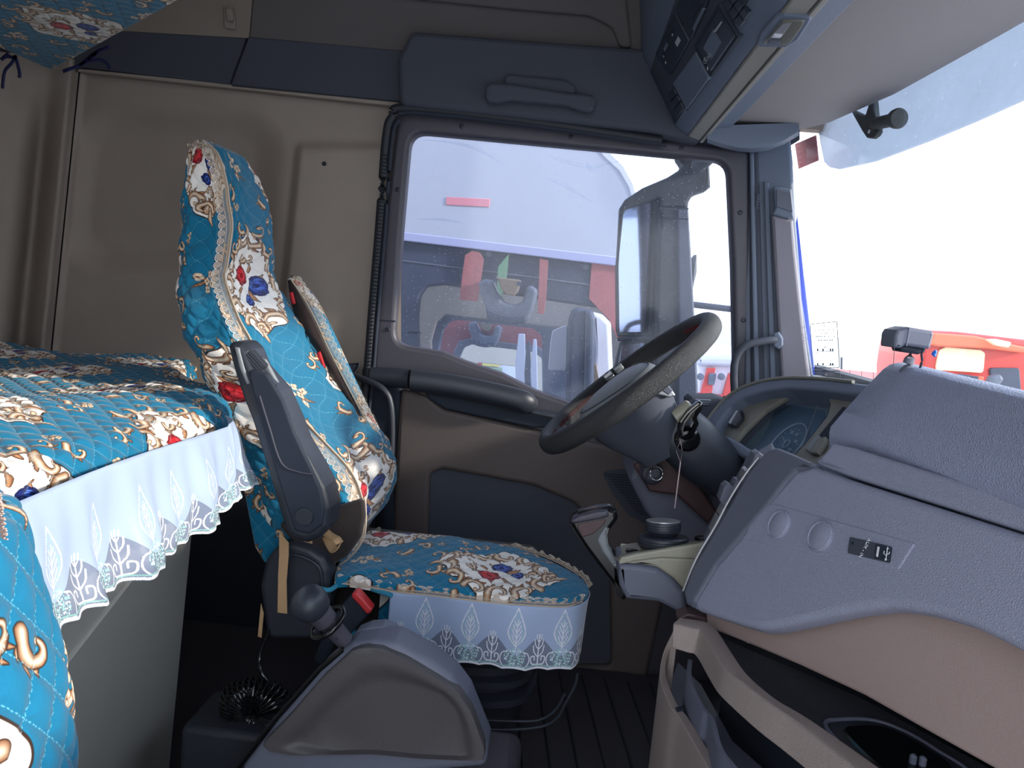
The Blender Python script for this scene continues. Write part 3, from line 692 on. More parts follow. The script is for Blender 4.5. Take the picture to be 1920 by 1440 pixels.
# corner cheek where header meets the pillar
secs = []
for t in range(7):
    k = t / 6; u = 1326 + k * 172; lo_ = 268 + 18 * math.sin(math.pi * min(1, k * 1.05)) - 14 * sstep(.75, 1, k)
    secs.append([W(u, lo_, 1.97), W(u, lo_ - 8, 1.90), W(u, 236 - k * 6, 1.90), W(u, 236 - k * 6, 2.03), W(u, lo_, 2.02)])
loft('corner_cheek', secs, M_cons, hd, ang=60)
fp_ = panel('trim_10', M_navy, [(1200, 170), (1500, 170), (1500, 262), (1470, 280), (1400, 290), (1200, 262)], PY(2.09), .03, kind=S); stag(fp_, 'dark filler trim over the pillar top', 'trim')
lw_ = panel('trim_11', M_black2, [(300, 740), (705, 740), (700, 1400), (300, 1400)], PY(2.035), .02, kind=S); stag(lw_, 'black lower side trim behind the driver seat', 'trim')
# windscreen glass
def ws_f(a, b):
    Y = 2.06 - a * 2.4; z = .78 + b * .80; return Vector((XW(Y, z) + .012, Y, z)), (a, b)
g2 = grid('window_2', ws_f, 24, 4, M_wind, kind=S); stag(g2, 'windscreen glass', 'window')

# devices in the overhead console
fo = Vector((a_[0], 2.0, a_[1])); f1 = Vector((c_[0], 2.0, c_[1])); FP = Pl(f1, (0, -1, 0), fo - f1)
if FP.n.x > 0: FP = Pl(f1, (0, 1, 0), fo - f1)
panel('console_fascia', M_navy, [(1213, 150), (1262, 10), (1290, -60), (1440, -60), (1262, 240)], FP.off(.001), .004, oc, bevel=.001)
M_mark = mat('pale_display_print', (176, 182, 190), .6)
tg = panel('tachograph', M_slot, [(1228, 101), (1263, 22), (1291, 79), (1256, 142)], FP.off(.006), .02, oc, bevel=.002, r=.003, label='dark tachograph unit with a small pale display')
panel('display', M_mark, [(1265, 80), (1271, 68), (1276, 76), (1270, 88)], FP.off(.0065), .003, tg, bevel=.0003)
panel('card_slot', M_black2, [(1240, 100), (1262, 48), (1267, 56), (1246, 108)], FP.off(.0068), .002, tg, bevel=.0003)
panel('button', M_cons, [(1243, 92), (1249, 80), (1252, 85), (1246, 97)], FP.off(.008), .003, tg, bevel=.0004)
for (u, v, s) in ((1259, 66, .9), (1245, 92, .7), (1243, 106, .8), (1246, 118, 1)):
    panel('printed_mark', M_mark, [(u, v), (u + 1 * s, v - 3 * s), (u + 2.4 * s, v), (u + 1.4 * s, v + 3 * s)], FP.off(.0082), .0012, tg, bevel=.0001)
rd = panel('card_tray', M_slot, [(1264, 19), (1287, -30), (1335, -20), (1297, 72)], FP.off(.006), .02, oc, bevel=.002, r=.003, label='dark slotted card tray')
panel('slot_lip', M_cons, [(1297, 54), (1316, 16), (1319, 19), (1300, 58)], FP.off(.009), .006, rd, bevel=.001)
panel('slot_mouth', M_black2, [(1293, 30), (1308, 0), (1314, 8), (1298, 40)], FP.off(.0068), .002, rd, bevel=.0003)
ra = panel('radio', M_black2, [(1300, 86), (1347, 6), (1384, 71), (1331, 146)], FP.off(.006), .02, oc, bevel=.002, r=.003, label='dark radio head unit')
panel('face_plate', M_slot, [(1306, 88), (1345, 22), (1376, 70), (1332, 134)], FP.off(.009), .01, ra, bevel=.002, r=.003)
panel('screen', M_cons, [(1318, 90), (1337, 55), (1352, 80), (1334, 112)], FP.off(.0095), .002, ra, bevel=.0004)
panel('printed_logo', M_mark, [(1336, 61), (1340, 56), (1352, 40), (1354, 42), (1346, 54), (1342, 60)], FP.off(.011), .001, ra, bevel=.0001)
for k in range(3):
    u, v = 1331 + k * 4.4, 111 - k * 6.2
    tube('button_ring', [FP.hit(u + 2.6 * math.cos(t), v + 3.2 * math.sin(t)) + FP.n * .010 for t in [q * .785 for q in range(8)]], .0005, M_mark, ra, closed=True, seg=5)
for (u, v) in ((1319, 112), (1325, 129)):
    panel('printed_mark', M_mark, [(u, v), (u + 1, v - 4), (u + 2, v - 3), (u + 1.6, v + 3)], FP.off(.0112), .001, ra, bevel=.0001)
bd = panel('drawer', M_cons, [(1261, 156), (1303, 98), (1328, 148), (1287, 205)], FP.off(.005), .02, oc, bevel=.002, r=.004, label='blank square drawer front')
tube('drawer_gap', [FP.hit(1288, 207) + FP.n * .001, FP.hit(1330, 149) + FP.n * .001], .0012, M_black2, bd, seg=6)
def quadcell(q, i, j, n, m_, ins=.08):
    P = [Vector(p) for p in q]
    def bl(s, t): return (P[0] * (1 - s) * (1 - t) + P[1] * s * (1 - t) + P[2] * s * t + P[3] * (1 - s) * t)
    a, b, c, d = (i + ins) / n, (i + 1 - ins) / n, (j + ins) / m_, (j + 1 - ins) / m_
    return [tuple(bl(a, c)), tuple(bl(b, c)), tuple(bl(b, d)), tuple(bl(a, d))]
for q, lab, n, m_ in (([(1250, 178), (1262, 164), (1282, 203), (1267, 224)], 'column of blank switches at the lower end of overhead console', 1, 3), ([(1354, 6), (1372, -16), (1405, 26), (1385, 56)], 'bank of blank switches above the radio in overhead console', 2, 3)):
    sw = oc
    for i in range(n):
        for j in range(m_):
            panel('switch', M_slot, quadcell(q, i, j, n, m_), FP.off(.006), .014, sw, bevel=.0015, r=.002)
# dome lamp on the console underside
UP = Pl(Vector((c2_[0], 1.2, c2_[1])), (0, -1, 0), Vector((d_[0] - c2_[0], 0, d_[1] - c2_[1])))
if UP.n.z > 0: UP = Pl(Vector((c2_[0], 1.2, c2_[1])), (0, 1, 0), Vector((d_[0] - c2_[0], 0, d_[1] - c2_[1])))
lp = panel('dome_lamp', M_cons, [(1418, 84), (1426, 62), (1452, 33), (1468, 29), (1519, 34), (1520, 40), (1497, 76), (1474, 90), (1424, 89)], UP.off(.006), .012, oc, bevel=.003, r=.006, label='clear reading lamp in a grey bezel')
panel('lens', M_lamp, [(1430, 82), (1466, 40), (1508, 40), (1504, 50), (1483, 79), (1470, 86), (1462, 84), (1458, 76), (1440, 76), (1436, 84)], UP.off(.0085), .006, lp, bevel=.001, r=.003)
panel('reflector_and_reflection', M_silver, [(1440, 74), (1468, 44), (1484, 44), (1462, 74)], UP.off(.0095), .004, lp, bevel=.001)
panel('bulb_holder', M_nwhite, [(1446, 71), (1450, 67), (1466, 68), (1462, 72)], UP.off(.013), .004, lp, bevel=.001)
panel('rocker_switch', M_dark, [(1438, 83), (1444, 76), (1464, 77), (1460, 85)], UP.off(.012), .004, lp, bevel=.001)

# grab handle above the door
gh2 = thing('grab_handle', 'dark blue grab handle over the driver door window', 'handle', W(1012, 180, 1.97))
PH = PY(1.97)
panel('backing', M_navy, [(945, 142), (955, 138), (1060, 148), (1080, 160), (1082, 178), (944, 172)], PH.off(.016), .02, gh2, r=.012, bevel=.008)
panel('grip_bar', M_navy, [(910, 160), (920, 153), (960, 156), (1060, 172), (1112, 177), (1117, 184), (1113, 204), (1104, 209), (1085, 206), (1062, 197), (1010, 192), (955, 187), (930, 192), (914, 190), (909, 182)], PH.off(.040), .026, gh2, r=.006, bevel=.009, bres=4)
for (u, v) in ((925, 174), (1098, 192)): box('mount', W(u, v, 1.96), (.028, .05, .028), M_navy, gh2, bevel=.006)
# ================================================================== OBJECTS
# ------------------------------------------------------------------ bunk
def Xf(Y): return -.565 - .42 * sstep(1.23, 2.02, Y) ** 1.0
bb = thing('bunk_locker', 'grey bunk locker with scuffed front panel under the bed', 'locker', (-1.0, .8, .1))
bp = [(-.605, -.2), (-.605, 1.27), (-.66, 1.36), (-1.02, 2.03), (-1.6, 2.03), (-1.6, -.2)]
loft('locker_body', [[Vector((x - .035, y, .1)) for x, y in bp], [Vector((x, y, .765)) for x, y in bp]], M_base, bb, bevel=.012)
tube('panel_crease', [Vector((-.606 + .002, Y, z)) - Vector((.035 * (.765 - z) / .665, 0, 0)) for Y, z in ((.62, .44), (.9, .55), (1.26, .70))], .006, M_base, bb, seg=8, flat=.35, up=(0, 0, 1))
# mattress with fitted quilted cover
mt = thing('bunk_mattress', 'teal floral quilted mattress on the grey bunk locker', 'mattress', (-1.0, 1.0, .77))
ARC = .10
def mat_f(a, b):
    Y = -.15 + 2.17 * b; xf = Xf(Y); L = xf + 1.6 - .04
    s = a * (L + ARC); corner = sstep(1.9, 2.02, Y)
    und = .034 * sstep(-1.25, -.62, -1.6 + s) + .006 * math.sin(Y * 11 + s * 5) + .004 * math.sin(s * 17 - Y * 6) + .010 * math.sin(Y * 5.1) * math.sin(s * 6)
    zt = .845 + und
    if s < L: x = -1.6 + s; n = Vector((0, 0, 1)); k = sstep(L - .12, L, s); z = zt - .012 * k
    else:
        t = (s - L) / ARC * 1.9; R = .045; x = -1.6 + L + R * math.sin(min(t, 1.57)); z = zt - .012 - R * (1 - math.cos(min(t, 1.57))) - max(0, t - 1.57) * .05; n = Vector((math.sin(min(t, 1.57)), 0, math.cos(min(t, 1.57))))
    U = (x if s < L else -1.6 + s) / FW + .06; V_ = -Y / FH + .12
    U, V_ = (Y / FW + .28, -((-1.6 + s)) / FH + .20)
    return Vector((x, Y, z)) + n * (.005 * quilt_h(U, V_)), (U, V_)
grid('quilted_cover', mat_f, 240, 420, M_fab, mt)
lo_pts = [(-.60, -.15), (-.60, 1.2), (-.66, 1.33), (-1.02, 1.98), (-1.58, 1.98), (-1.58, -.15)]
loft('mattress_core', [[Vector((x, y, .768)) for x, y in lo_pts], [Vector((x, y, .825)) for x, y in lo_pts]], M_brcl, mt, bevel=.01)
# satin skirt hanging from the mattress edge
def edge_pt(s):   # arclength s along the front edge, starts at Y=.2
    Y = .25 + s
    if Y < 1.19: return Vector((-.524, Y, .852 + .004 * math.sin(Y * 9))), Vector((1, 0, 0))
    t = min(1, (Y - 1.19) / .25); an = t * 1.2
    return Vector((-.524 - .10 * (1 - math.cos(an)), 1.19 + .085 * math.sin(an), .852)), Vector((math.cos(an), math.sin(an), 0))
def skirt_f(a, b):
    s = a * 1.12; p, n = edge_pt(s); dn = 1 - b
    fold = .010 * math.sin(s * 31 + 1.3 * math.sin(s * 9)) + .007 * math.sin(s * 67 + 2) + .004 * math.sin(s * 140)
    drop = .145 + .006 * math.sin(s * 12) - .03 * sstep(.85, 1.05, s)
    out = .004 + dn ** .8 * (.028 + fold) + .006 * math.sin(dn * 6 + s * 14) * dn
    return p + n * out + Vector((0, 0, -drop * dn)), (s / .088, b * .995 + .002)
grid('satin_skirt', skirt_f, 260, 30, M_skirt, mt, solid=.0012, label='white satin skirt with embroidered net hem')
# ------------------------------------------------------------------ upper bunk corner
ub = thing('upper_bunk', 'teal floral quilted upper bunk corner hanging over the bed', 'bunk', (-1.2, 1.5, 1.56))
UZ = Pl((0, 0, 1.555), (1, 0, 0), (0, -1, 0))
UBP = Pl(WZ(100, 135, 1.55), (1, -.35, .05), (-.45, -1, .0))
UBo = [(432, -62), (345, 2), (100, 136), (-2, 92), (-330, -60), (-330, -320), (432, -320)]
ubc = [UBP.ab(UBP.hit(*p)) for p in UBo]; ubc = round2(ubc, .02)
mo = UBP.ab(UBP.hit(145, 52))
o = panel('quilted_cover', M_fab, UBo, UBP, .07, ub, r=.02, bevel=.016, bres=4, uvs=(FW, FH, .25 * FW - mo[0], .25 * FH - mo[1]))
def ribbon(name, pts, w, mat_, parent, dirv=(0, 0, 1), thick=.0012, label=None, n=6):
    P = cat(pts, n); V = []; F = []; D = Vector(dirv)
    for i, p in enumerate(P):
        t = (P[min(i + 1, len(P) - 1)] - P[max(0, i - 1)]).normalized(); s = t.cross(D)
        s = s.normalized() if s.length > 1e-3 else Vector((1, 0, 0))
        ww = w(i / (len(P) - 1)) if callable(w) else w
        V += [p - s * ww / 2, p + s * ww / 2]
    for i in range(len(P) - 1): F.append((2 * i, 2 * i + 1, 2 * i + 3, 2 * i + 2))
    o = mesh(name, V, F, mat_, parent, ang=0, label=label)
    m = o.modifiers.new('s', 'SOLIDIFY'); m.thickness = thick; m.offset = 0
    return o
for L in ([(30, 104), (22, 118), (10, 132), (6, 150), (5, 166)], [(28, 104), (33, 120), (37, 138), (36, 146)], [(26, 108), (12, 106), (2, 112), (16, 100)], [(118, 134), (160, 118), (180, 98), (205, 88)], [(160, 116), (185, 112), (200, 118), (206, 130)], [(150, 122), (172, 104), (182, 100), (166, 112)]):
    ribbon('tie_ribbon', [W(u, v, 1.85) for u, v in L], .008, M_navyrib, ub, dirv=(0, 1, 0))
# ------------------------------------------------------------------ passenger seat close to the camera
ps = thing('passenger_seat', 'teal floral passenger seat edge close to the bunk skirt', 'seat', (-.45, .40, .1))
ptab = [(900, -95), (940, -72), (1000, -48), (1060, -32), (1130, -14), (1200, 6), (1250, 24), (1320, 46), (1380, 58), (1440, 67), (1560, 74), (1700, 76)]
def ps_f(a, b):
    v = 915 + b * 785; u = lin(ptab, v)[0]; p = W(u, v, .42); th = a * 2 * math.pi + math.pi
    kk = 1 - .93 * (1 - sstep(0, .16, b)); rx, ry = .16 * kk, .13 * kk
    c = p - Vector((rx, 0, 0)); x = c.x + rx * math.cos(th); y = c.y + ry * math.sin(th)
    U, V_ = (-.16 * a * 5.6 / FW + .62), p.z / FH + .15
    h = .004 * quilt_h(U, V_); return Vector((x + h * math.cos(th), y + h * math.sin(th), p.z)), (U, V_)
grid('backrest', ps_f, 160, 180, M_fab, ps, flip=True)
ft = [tube('', [W(u, v, .40), W(u + 9 + 3 * math.sin(k * 2.1), v + 4 * math.sin(k * 3.7), .395)], .0006, None, seg=4, raw=True) for k, (u, v) in enumerate([(-12 + q * .28, 915 + q * 1.7) for q in range(56)])]
V, F = join(ft); mesh('fringe', V, F, mat('fluffy_tan_trim', (176, 150, 138), .95), ps, kind='stuff')
box('seat_pedestal', (-.48, .40, .26), (.26, .22, .32), M_black2, ps, bevel=.02)

# ------------------------------------------------------------------ driver seat
ds = thing('driver_seat', 'driver seat in teal floral quilted cover with black armrest', 'seat', (-.2, 1.55, .12))
YC = 1.56
LV = [  # v, rear u, front u, front v offset, half width
    (262, 366, 384, 0, .055), (272, 349, 402, 0, .085), (300, 337, 414, 4, .105), (340, 330, 426, 6, .115), (400, 325, 433, 8, .122), (450, 322, 433, 6, .126), (500, 318, 428, 6, .135), (530, 314, 428, 8, .150),
    (560, 312, 434, 10, .175), (590, 313, 444, 12, .195), (630, 322, 466, 12, .205), (680, 345, 492, 12, .21), (740, 372, 532, 14, .21), (800, 398, 585, 16, .21), (850, 418, 630, 8, .21), (900, 436, 664, 0, .21), (950, 455, 681, -8, .21), (1000, 474, 683, -10, .205), (1040, 490, 662, -10, .195), (1075, 506, 632, -12, .17)]
def back_sec(b):
    v = 262 + b * (1075 - 262); ru, fu, dv, w = lin(LV, v)
    R = W(ru, v, YC - w); Fp = W(fu, v + dv, YC - w); return R, Fp, w
def sp(x, e): return math.copysign(abs(x) ** e, x)
def back_f(a, b):
    R, Fp, w = back_sec(b); c = (R + Fp) / 2; d = (Fp - R) / 2; c.y = YC; d.y = 0
    th = (a - .5) * 2 * math.pi; e = .55 + .25 * (1 - sstep(0, .1, b))
    sx, sy = sp(math.cos(th), e), sp(math.sin(th), e)
    conc = (.22 * sstep(.35, .5, b) + .05) * (1 - sy * sy) * (1 if sx > 0 else 0) * max(0, sx)
    p = c + d * (sx - conc) + Vector((0, w * sy, 0))
    per = (d.length + w) * 3.4; U = (a - .5) * .95 / FW + .33; V_ = (1 - b) * .92 / FH + .0
    n = Vector((d.x * sx / max(1e-4, d.length), sy, d.z * sx / max(1e-4, d.length)))
    if n.length > 0: n.normalize()
    wr = .004 * math.sin(b * 60 + a * 18) * math.sin(a * 31)
    return p + n * (.005 * quilt_h(U, V_) + wr), (U, V_)
grid('backrest', back_f, 300, 260, M_fab, ds, closed=False)
def near(u, v, dy=0.0):
    w = lin(LV, v)[3]; return W(u, v, YC - w * .97 + dy)
sl_ = [(372, 268), (398, 278), (412, 300), (424, 345), (428, 380), (434, 420), (430, 460), (424, 500), (420, 520), (432, 560), (448, 600), (470, 640), (492, 690), (530, 745), (572, 792), (620, 842), (650, 875), (668, 905), (678, 935)]
lacestrip('seam_lace', [near(u, v, -.008) for u, v in sl_], [Vector((-.022, -.012, -.006))] * len(sl_), ds, label='beige lace trim')
sl2 = [(682, 935), (684, 965), (682, 1000), (668, 1030), (645, 1052), (618, 1072)]
lacestrip('lower_lace', [near(u, v, -.012) for u, v in sl2], [Vector((-.014, -.004, -.016))] * len(sl2), ds)
tube('seam_piping', [near(u + 2, v, -.009) for u, v in sl_ + sl2], .0018, mat('beige_piping', (196, 176, 156), .8), ds, seg=8, smooth_n=4)
lacestrip('far_lace', [W(u, v, YC + .17) for u, v in [(706, 912), (706, 945), (698, 975), (684, 1000), (676, 1012)]], [Vector((-.012, 0, -.008))] * 5, ds)
# far shoulder flap of the cover, with open slit
Yf_ = 1.70
fl_in = [(541, 524), (566, 560), (590, 605), (610, 650), (638, 705), (664, 755), (684, 795), (702, 842)]
fl_out = [(552, 512), (584, 556), (612, 608), (640, 668), (668, 730), (690, 778), (716, 828), (733, 868)]
V = []; UVv = []; F = []
A = cat([W(u, v, Yf_) for u, v in fl_in], 6); B = cat([W(u, v, Yf_ + .07) for u, v in fl_out], 6)
for i, (p, q) in enumerate(zip(A, B)):
    for k in range(5):
        t = k / 4; r_ = p.lerp(q, t * (.15 + .85 * sstep(0, .18, i / len(A)))) + Vector((.012 * math.sin(t * math.pi), -.008 * math.sin(t * 3.14), .004)); V.append(r_); UVv.append((.58 + t * .10 / FW, .85 - i * .008 / FH * 2))
for i in range(len(A) - 1):
    for k in range(4): a = i * 5 + k; F.append((a, a + 1, a + 6, a + 5))
o = mesh('shoulder_flap', V, F, M_fab, ds, ang=0, uv=UVv); m = o.modifiers.new('s', 'SOLIDIFY'); m.thickness = .006
M_wlace = img_mat('white_lace_edge', bpy.data.images['lace_trim'], rough=.9, alpha=True)
lacestrip('flap_lace', [W(u + 3, v, Yf_ - .012) for u, v in fl_in], [Vector((.022, 0, .012))] * len(fl_in), ds, mat_=M_wlace, gather=.05)
slit_l = [(541, 526), (545, 560), (556, 600), (585, 640), (606, 672), (640, 730), (668, 775), (690, 815)]
slit_r = [(546, 524), (566, 560), (590, 605), (610, 650), (638, 705), (664, 755), (684, 795), (702, 842)]
V = []; F = []
for (u, v), (x, y) in zip(slit_l, slit_r): V += [W(u, v, 1.694), W(x, y, 1.69)]
for i in range(7): F.append((2 * i, 2 * i + 1, 2 * i + 3, 2 * i + 2))
o = mesh('cover_slit', V, F, mat('dark_slit_lining', (44, 30, 28), .9, var=.5, vscale=60), ds, ang=0); m = o.modifiers.new('s', 'SOLIDIFY'); m.thickness = .003
ribbon('belt_guide', [W(546, 548, 1.685), W(551, 570, 1.683)], .008, mat('red_webbing', (190, 30, 40), .7), ds, dirv=(0, 1, 0))
ribbon('belt_guide', [W(597, 660, 1.685), W(607, 690, 1.683)], .010, MATS['red_webbing'], ds, dirv=(0, 1, 0))
# lower side cloth, side shield
panel('side_cloth', M_brcl, [(682, 934), (684, 970), (676, 1008), (650, 1045), (620, 1062), (560, 1030), (520, 985), (560, 960), (616, 956)], PY(YC - .222), .02, ds, r=.01, bevel=.006)
panel('side_shield', M_black, [(497, 1052), (515, 1028), (545, 1018), (580, 1028), (606, 1046), (617, 1070), (618, 1130), (600, 1200), (500, 1200), (486, 1100)], PY(YC - .25), .05, ds, r=.02, bevel=.010, bres=4)
tube('shield_ridge', [W(u, v, YC - .252) for u, v in [(535, 1040), (560, 1042), (584, 1052), (600, 1068), (604, 1100), (602, 1130)]], .003, M_black, ds, seg=8, smooth_n=5)
panel('side_cloth', M_fab, [(452, 900), (480, 880), (520, 1000), (521, 1040), (498, 1062), (476, 1025)], PY(YC - .19), .02, ds, r=.01, bevel=.006, uvs=(FW, FH, 0, 0))
# cushion
zc = .557
cu_o = [(628, 1090), (660, 1093), (740, 1107), (800, 1112), (860, 1119), (930, 1127), (1000, 1132), (1060, 1134), (1090, 1126), (1103, 1112), (1092, 1094), (1070, 1079), (1040, 1062), (1000, 1046), (950, 1030), (900, 1022), (850, 1014), (800, 1009), (740, 1006), (690, 1002), (660, 1020), (640, 1050)]
CO = cat([WZ(u, v, zc) for u, v in cu_o], 8, closed=True); cc = sum(CO, Vector()) / len(CO)
def cush_f(a, b):
    i = int(round(a * len(CO))) % len(CO); p = CO[i]; q = cc + (p - cc) * min(1, b * 1.12)
    if b * 1.12 > 1: q = p + Vector((0, 0, -(b * 1.12 - 1) * .07))
    x, y = q.x, q.y
    rip = .009 * math.exp(-((x + .17 + .2 * (y - 1.5)) / .03) ** 2) * (1 - b ** 3) + .005 * math.sin(x * 30 + y * 18) * (1 - b ** 2)
    U, V_ = (y / FW + .55, -x / FH + .10)
    q = q + Vector((0, 0, .020 * (1 - min(1, b) ** 3) + rip + .004 * quilt_h(U, V_) * (1 if b < .9 else 0)))
    return q, (U, V_)
grid('cushion', cush_f, len(CO), 90, M_fab, ds, flip=False)
eg = [WZ(u, v, zc) for u, v in [(628, 1090), (660, 1094), (700, 1100), (740, 1107), (800, 1113), (860, 1120), (930, 1128), (1000, 1133), (1060, 1135), (1092, 1126)]]
lacestrip('cushion_lace', [p + Vector((0, -.004, -.002)) for p in eg], [Vector((.002, .012, .014))] * len(eg), ds, mat_=M_wlace, gather=.3)
far = [WZ(u, v, zc) for u, v in [(1103, 1112), (1092, 1094), (1070, 1079), (1040, 1062), (1000, 1046), (950, 1030)]]
lacestrip('cushion_lace', [p + Vector((0, 0, .010)) for p in far], [Vector((.008, .006, .006))] * len(far), ds, mat_=M_wlace, gather=.6)
lacestrip('cushion_lace', [W(u, v, 1.62) for u, v in [(690, 1000), (700, 997), (716, 1003), (735, 1012), (760, 1020), (780, 1022)]], [Vector((.008, -.01, .010))] * 6, ds, mat_=M_wlace, gather=.6)
# skirt round the cushion
skp = [WZ(u, v, zc) for u, v in [(733, 1106), (800, 1112), (860, 1119), (930, 1127), (1000, 1132), (1060, 1134), (1088, 1128), (1102, 1113), (1095, 1098), (1070, 1079)]]
SK = cat(skp, 12); SKL = [0]
for i in range(1, len(SK)): SKL.append(SKL[-1] + (SK[i] - SK[i - 1]).length)
def sk_f(a, b):
    s = a * (len(SK) - 1); i = min(len(SK) - 2, int(s)); t = s - i; p = SK[i].lerp(SK[i + 1], t); L = SKL[i] + (SKL[i + 1] - SKL[i]) * t
    n = (SK[i + 1] - SK[i]).normalized().cross(Vector((0, 0, 1))); dn = 1 - b
    f = .004 * math.sin(L * 60) + .003 * math.sin(L * 23 + 2)
    inn = -.012 * dn * sstep(.40, .5, L)
    return p + n * (.004 + f * dn ** .5 + inn) + Vector((0, 0, -.124 * dn - .002)), (L / .083 - .28, b * .80 + .002 if b < 1 else .8)
grid('cushion_skirt', sk_f, 200, 24, M_skirt, ds, solid=.0012, label='white satin skirt with embroidered net hem')
panel('cover_side', M_fab, [(714, 1096), (736, 1104), (732, 1180), (708, 1175)], PY(1.375), .004, ds, bevel=.001, uvs=(FW, FH, .1, .1))
tube('cover_hem', [WZ(u, v, zc) + Vector((0, -.006, -.006)) for u, v in [(596, 1094), (620, 1098), (640, 1086), (665, 1082), (700, 1096), (736, 1108)]], .0045, M_teal, ds, seg=10, smooth_n=5)
box('seat_pan', ((-.44 + .03) / 2 - .02, 1.545, .485), (.44, .30, .12), M_brcl, ds, bevel=.02)
M_rubber_s = M_black
def basering(z, gx, gy, k=28):
    out = []
    for q in range(k):
        th = 2 * math.pi * q / k; out.append(Vector((-.205 + (.215 + gx) * sp(math.cos(th), .5), 1.545 + (.165 + gy) * sp(math.sin(th), .5), z)))
    return out
loft('suspension_box', [basering(z, g, g) for z, g in ((.435, -.01), (.43, 0), (.40, .0), (.385, -.012), (.37, -.012), (.365, .004), (.352, .004), (.347, -.014), (.335, -.014), (.330, .008), (.316, .008), (.312, -.02), (.10, -.03))], M_black, ds, ang=25)
tube('hem_band', basering(.436, .012, .012, 48), .008, M_teal, ds, closed=True, seg=8)
tube('bumper_bar', [W(u, v, 1.40) for u, v in [(1083, 1262), (1078, 1285), (1060, 1318), (1045, 1345), (1015, 1362), (950, 1368), (900, 1366)]], .0035, M_black, ds, seg=10, smooth_n=6)
tube('bumper_bar', [W(u, v, 1.385) for u, v in [(1060, 1300), (1040, 1332), (1010, 1350), (960, 1352), (900, 1350)]], .003, M_black, ds, seg=10, smooth_n=6)
# armrest
PAq = PY(1.215)
ar = panel('armrest', M_black, [(424, 648), (434, 640), (452, 642), (466, 656), (480, 690), (520, 735), (545, 790), (560, 830), (592, 884), (608, 915), (618, 955), (616, 990), (600, 1010), (574, 1021), (548, 1014), (534, 1000), (520, 955), (498, 880), (470, 790), (452, 745), (434, 690)], PAq, .075, ds, r=.012, bevel=.014, bres=5, label='black plastic folding armrest')
panel('arm_side_panel', M_black2, [(462, 690), (500, 700), (530, 750), (552, 812), (584, 880), (600, 915), (608, 955), (604, 985), (580, 1002), (552, 996), (530, 930), (500, 830), (478, 752)], PAq.off(.004), .01, ar, r=.012, bevel=.004)
panel('grey_inlay', M_hub, [(478, 668), (497, 674), (522, 720), (545, 775), (572, 850), (596, 888), (588, 889), (566, 868), (540, 800), (512, 735), (492, 700)], PY(1.245), .01, ar, r=.004, bevel=.003)
panel('grey_inlay', M_hub, [(438, 650), (448, 652), (458, 690), (468, 720), (462, 722), (448, 690)], PAq.off(.002), .008, ar, r=.003, bevel=.003)
lathe('pivot_cap', W(571, 968, 1.211), (0, -1, 0), [(.0155, -.004), (.0155, .002), (.0145, .0035), (.001, .0035)], M_black, ar, seg=32)
tube('crease', [W(u, v, 1.2105) for u, v in [(487, 742), (505, 800), (528, 868), (560, 885), (588, 890)]], .0016, M_frame, ar, seg=6, smooth_n=5)
for k in range(2): lathe('hole', W(517 + k * 5, 724 + k * 7, 1.232), (0, -1, 0), [(.0026, 0), (.0026, .0014), (.001, .0014)], M_black2, ar, seg=10)
ax0, ax1 = W(466, 664, 1.228), W(492, 693, 1.228); axd = (ax1 - ax0).normalized()
wh = []
nV = 40; V = []; F = []
for i in range(2):
    for k in range(nV):
        th = 2 * math.pi * k / nV; rr = .0125 * (1 if k % 2 else .90); e1 = Vector((0, -1, 0)); e2 = axd.cross(e1)
        V.append((ax0 if i == 0 else ax1) + e1 * rr * math.cos(th) + e2 * rr * math.sin(th))
for k in range(nV): F.append((k, (k + 1) % nV, nV + (k + 1) % nV, nV + k))
F += [tuple(range(nV))[::-1], tuple(range(nV, 2 * nV))]
mesh('thumbwheel', V, F, M_black, ar, smooth=False)
# elastic bands
def band(name, pts, Y, w0, parent):
    return panel(name, M_elastic, pts, PY(Y), .0025, parent, bevel=.0008)
band('elastic_band', [(523, 997), (541, 1018), (541, 1040), (537, 1090), (538, 1151), (520, 1149), (521, 1080), (523, 1040)], 1.272, 0, ds)
band('elastic_band', [(489, 1132), (494, 1150), (490, 1196), (483, 1194), (486, 1160)], 1.30, 0, ds)
band('elastic_band', [(569, 1016), (585, 1005), (585, 1020)], 1.262, 0, ds)
ribbon('elastic_band', [W(602, 990, 1.29), W(618, 1004, 1.28), W(632, 1012, 1.27), W(637, 1022, 1.27), W(628, 1032, 1.275), W(620, 1022, 1.29), W(612, 1005, 1.30)], .016, M_elastic, ds, dirv=(.3, .2, -1), thick=.0015)
# belt buckle
bk = thing('belt_buckle', 'red and black seat belt buckle beside the driver seat', 'buckle', W(650, 1190, 1.29))
panel('buckle_body', M_black2, [(660, 1113), (667, 1112), (697, 1147), (688, 1156), (652, 1195), (622, 1160), (640, 1136)], PY(1.285), .022, bk, r=.004, bevel=.004)
panel('release_button', M_red, [(660, 1113), (668, 1111), (678, 1122), (697, 1144), (694, 1150), (687, 1152), (672, 1134), (659, 1120)], PY(1.280), .026, bk, r=.003, bevel=.003)
tube('buckle_stalk', [W(640, 1165, 1.295), W(616, 1200, 1.30), W(600, 1240, 1.31)], .012, M_black2, bk, seg=10, flat=.5, up=(0, 1, 0))
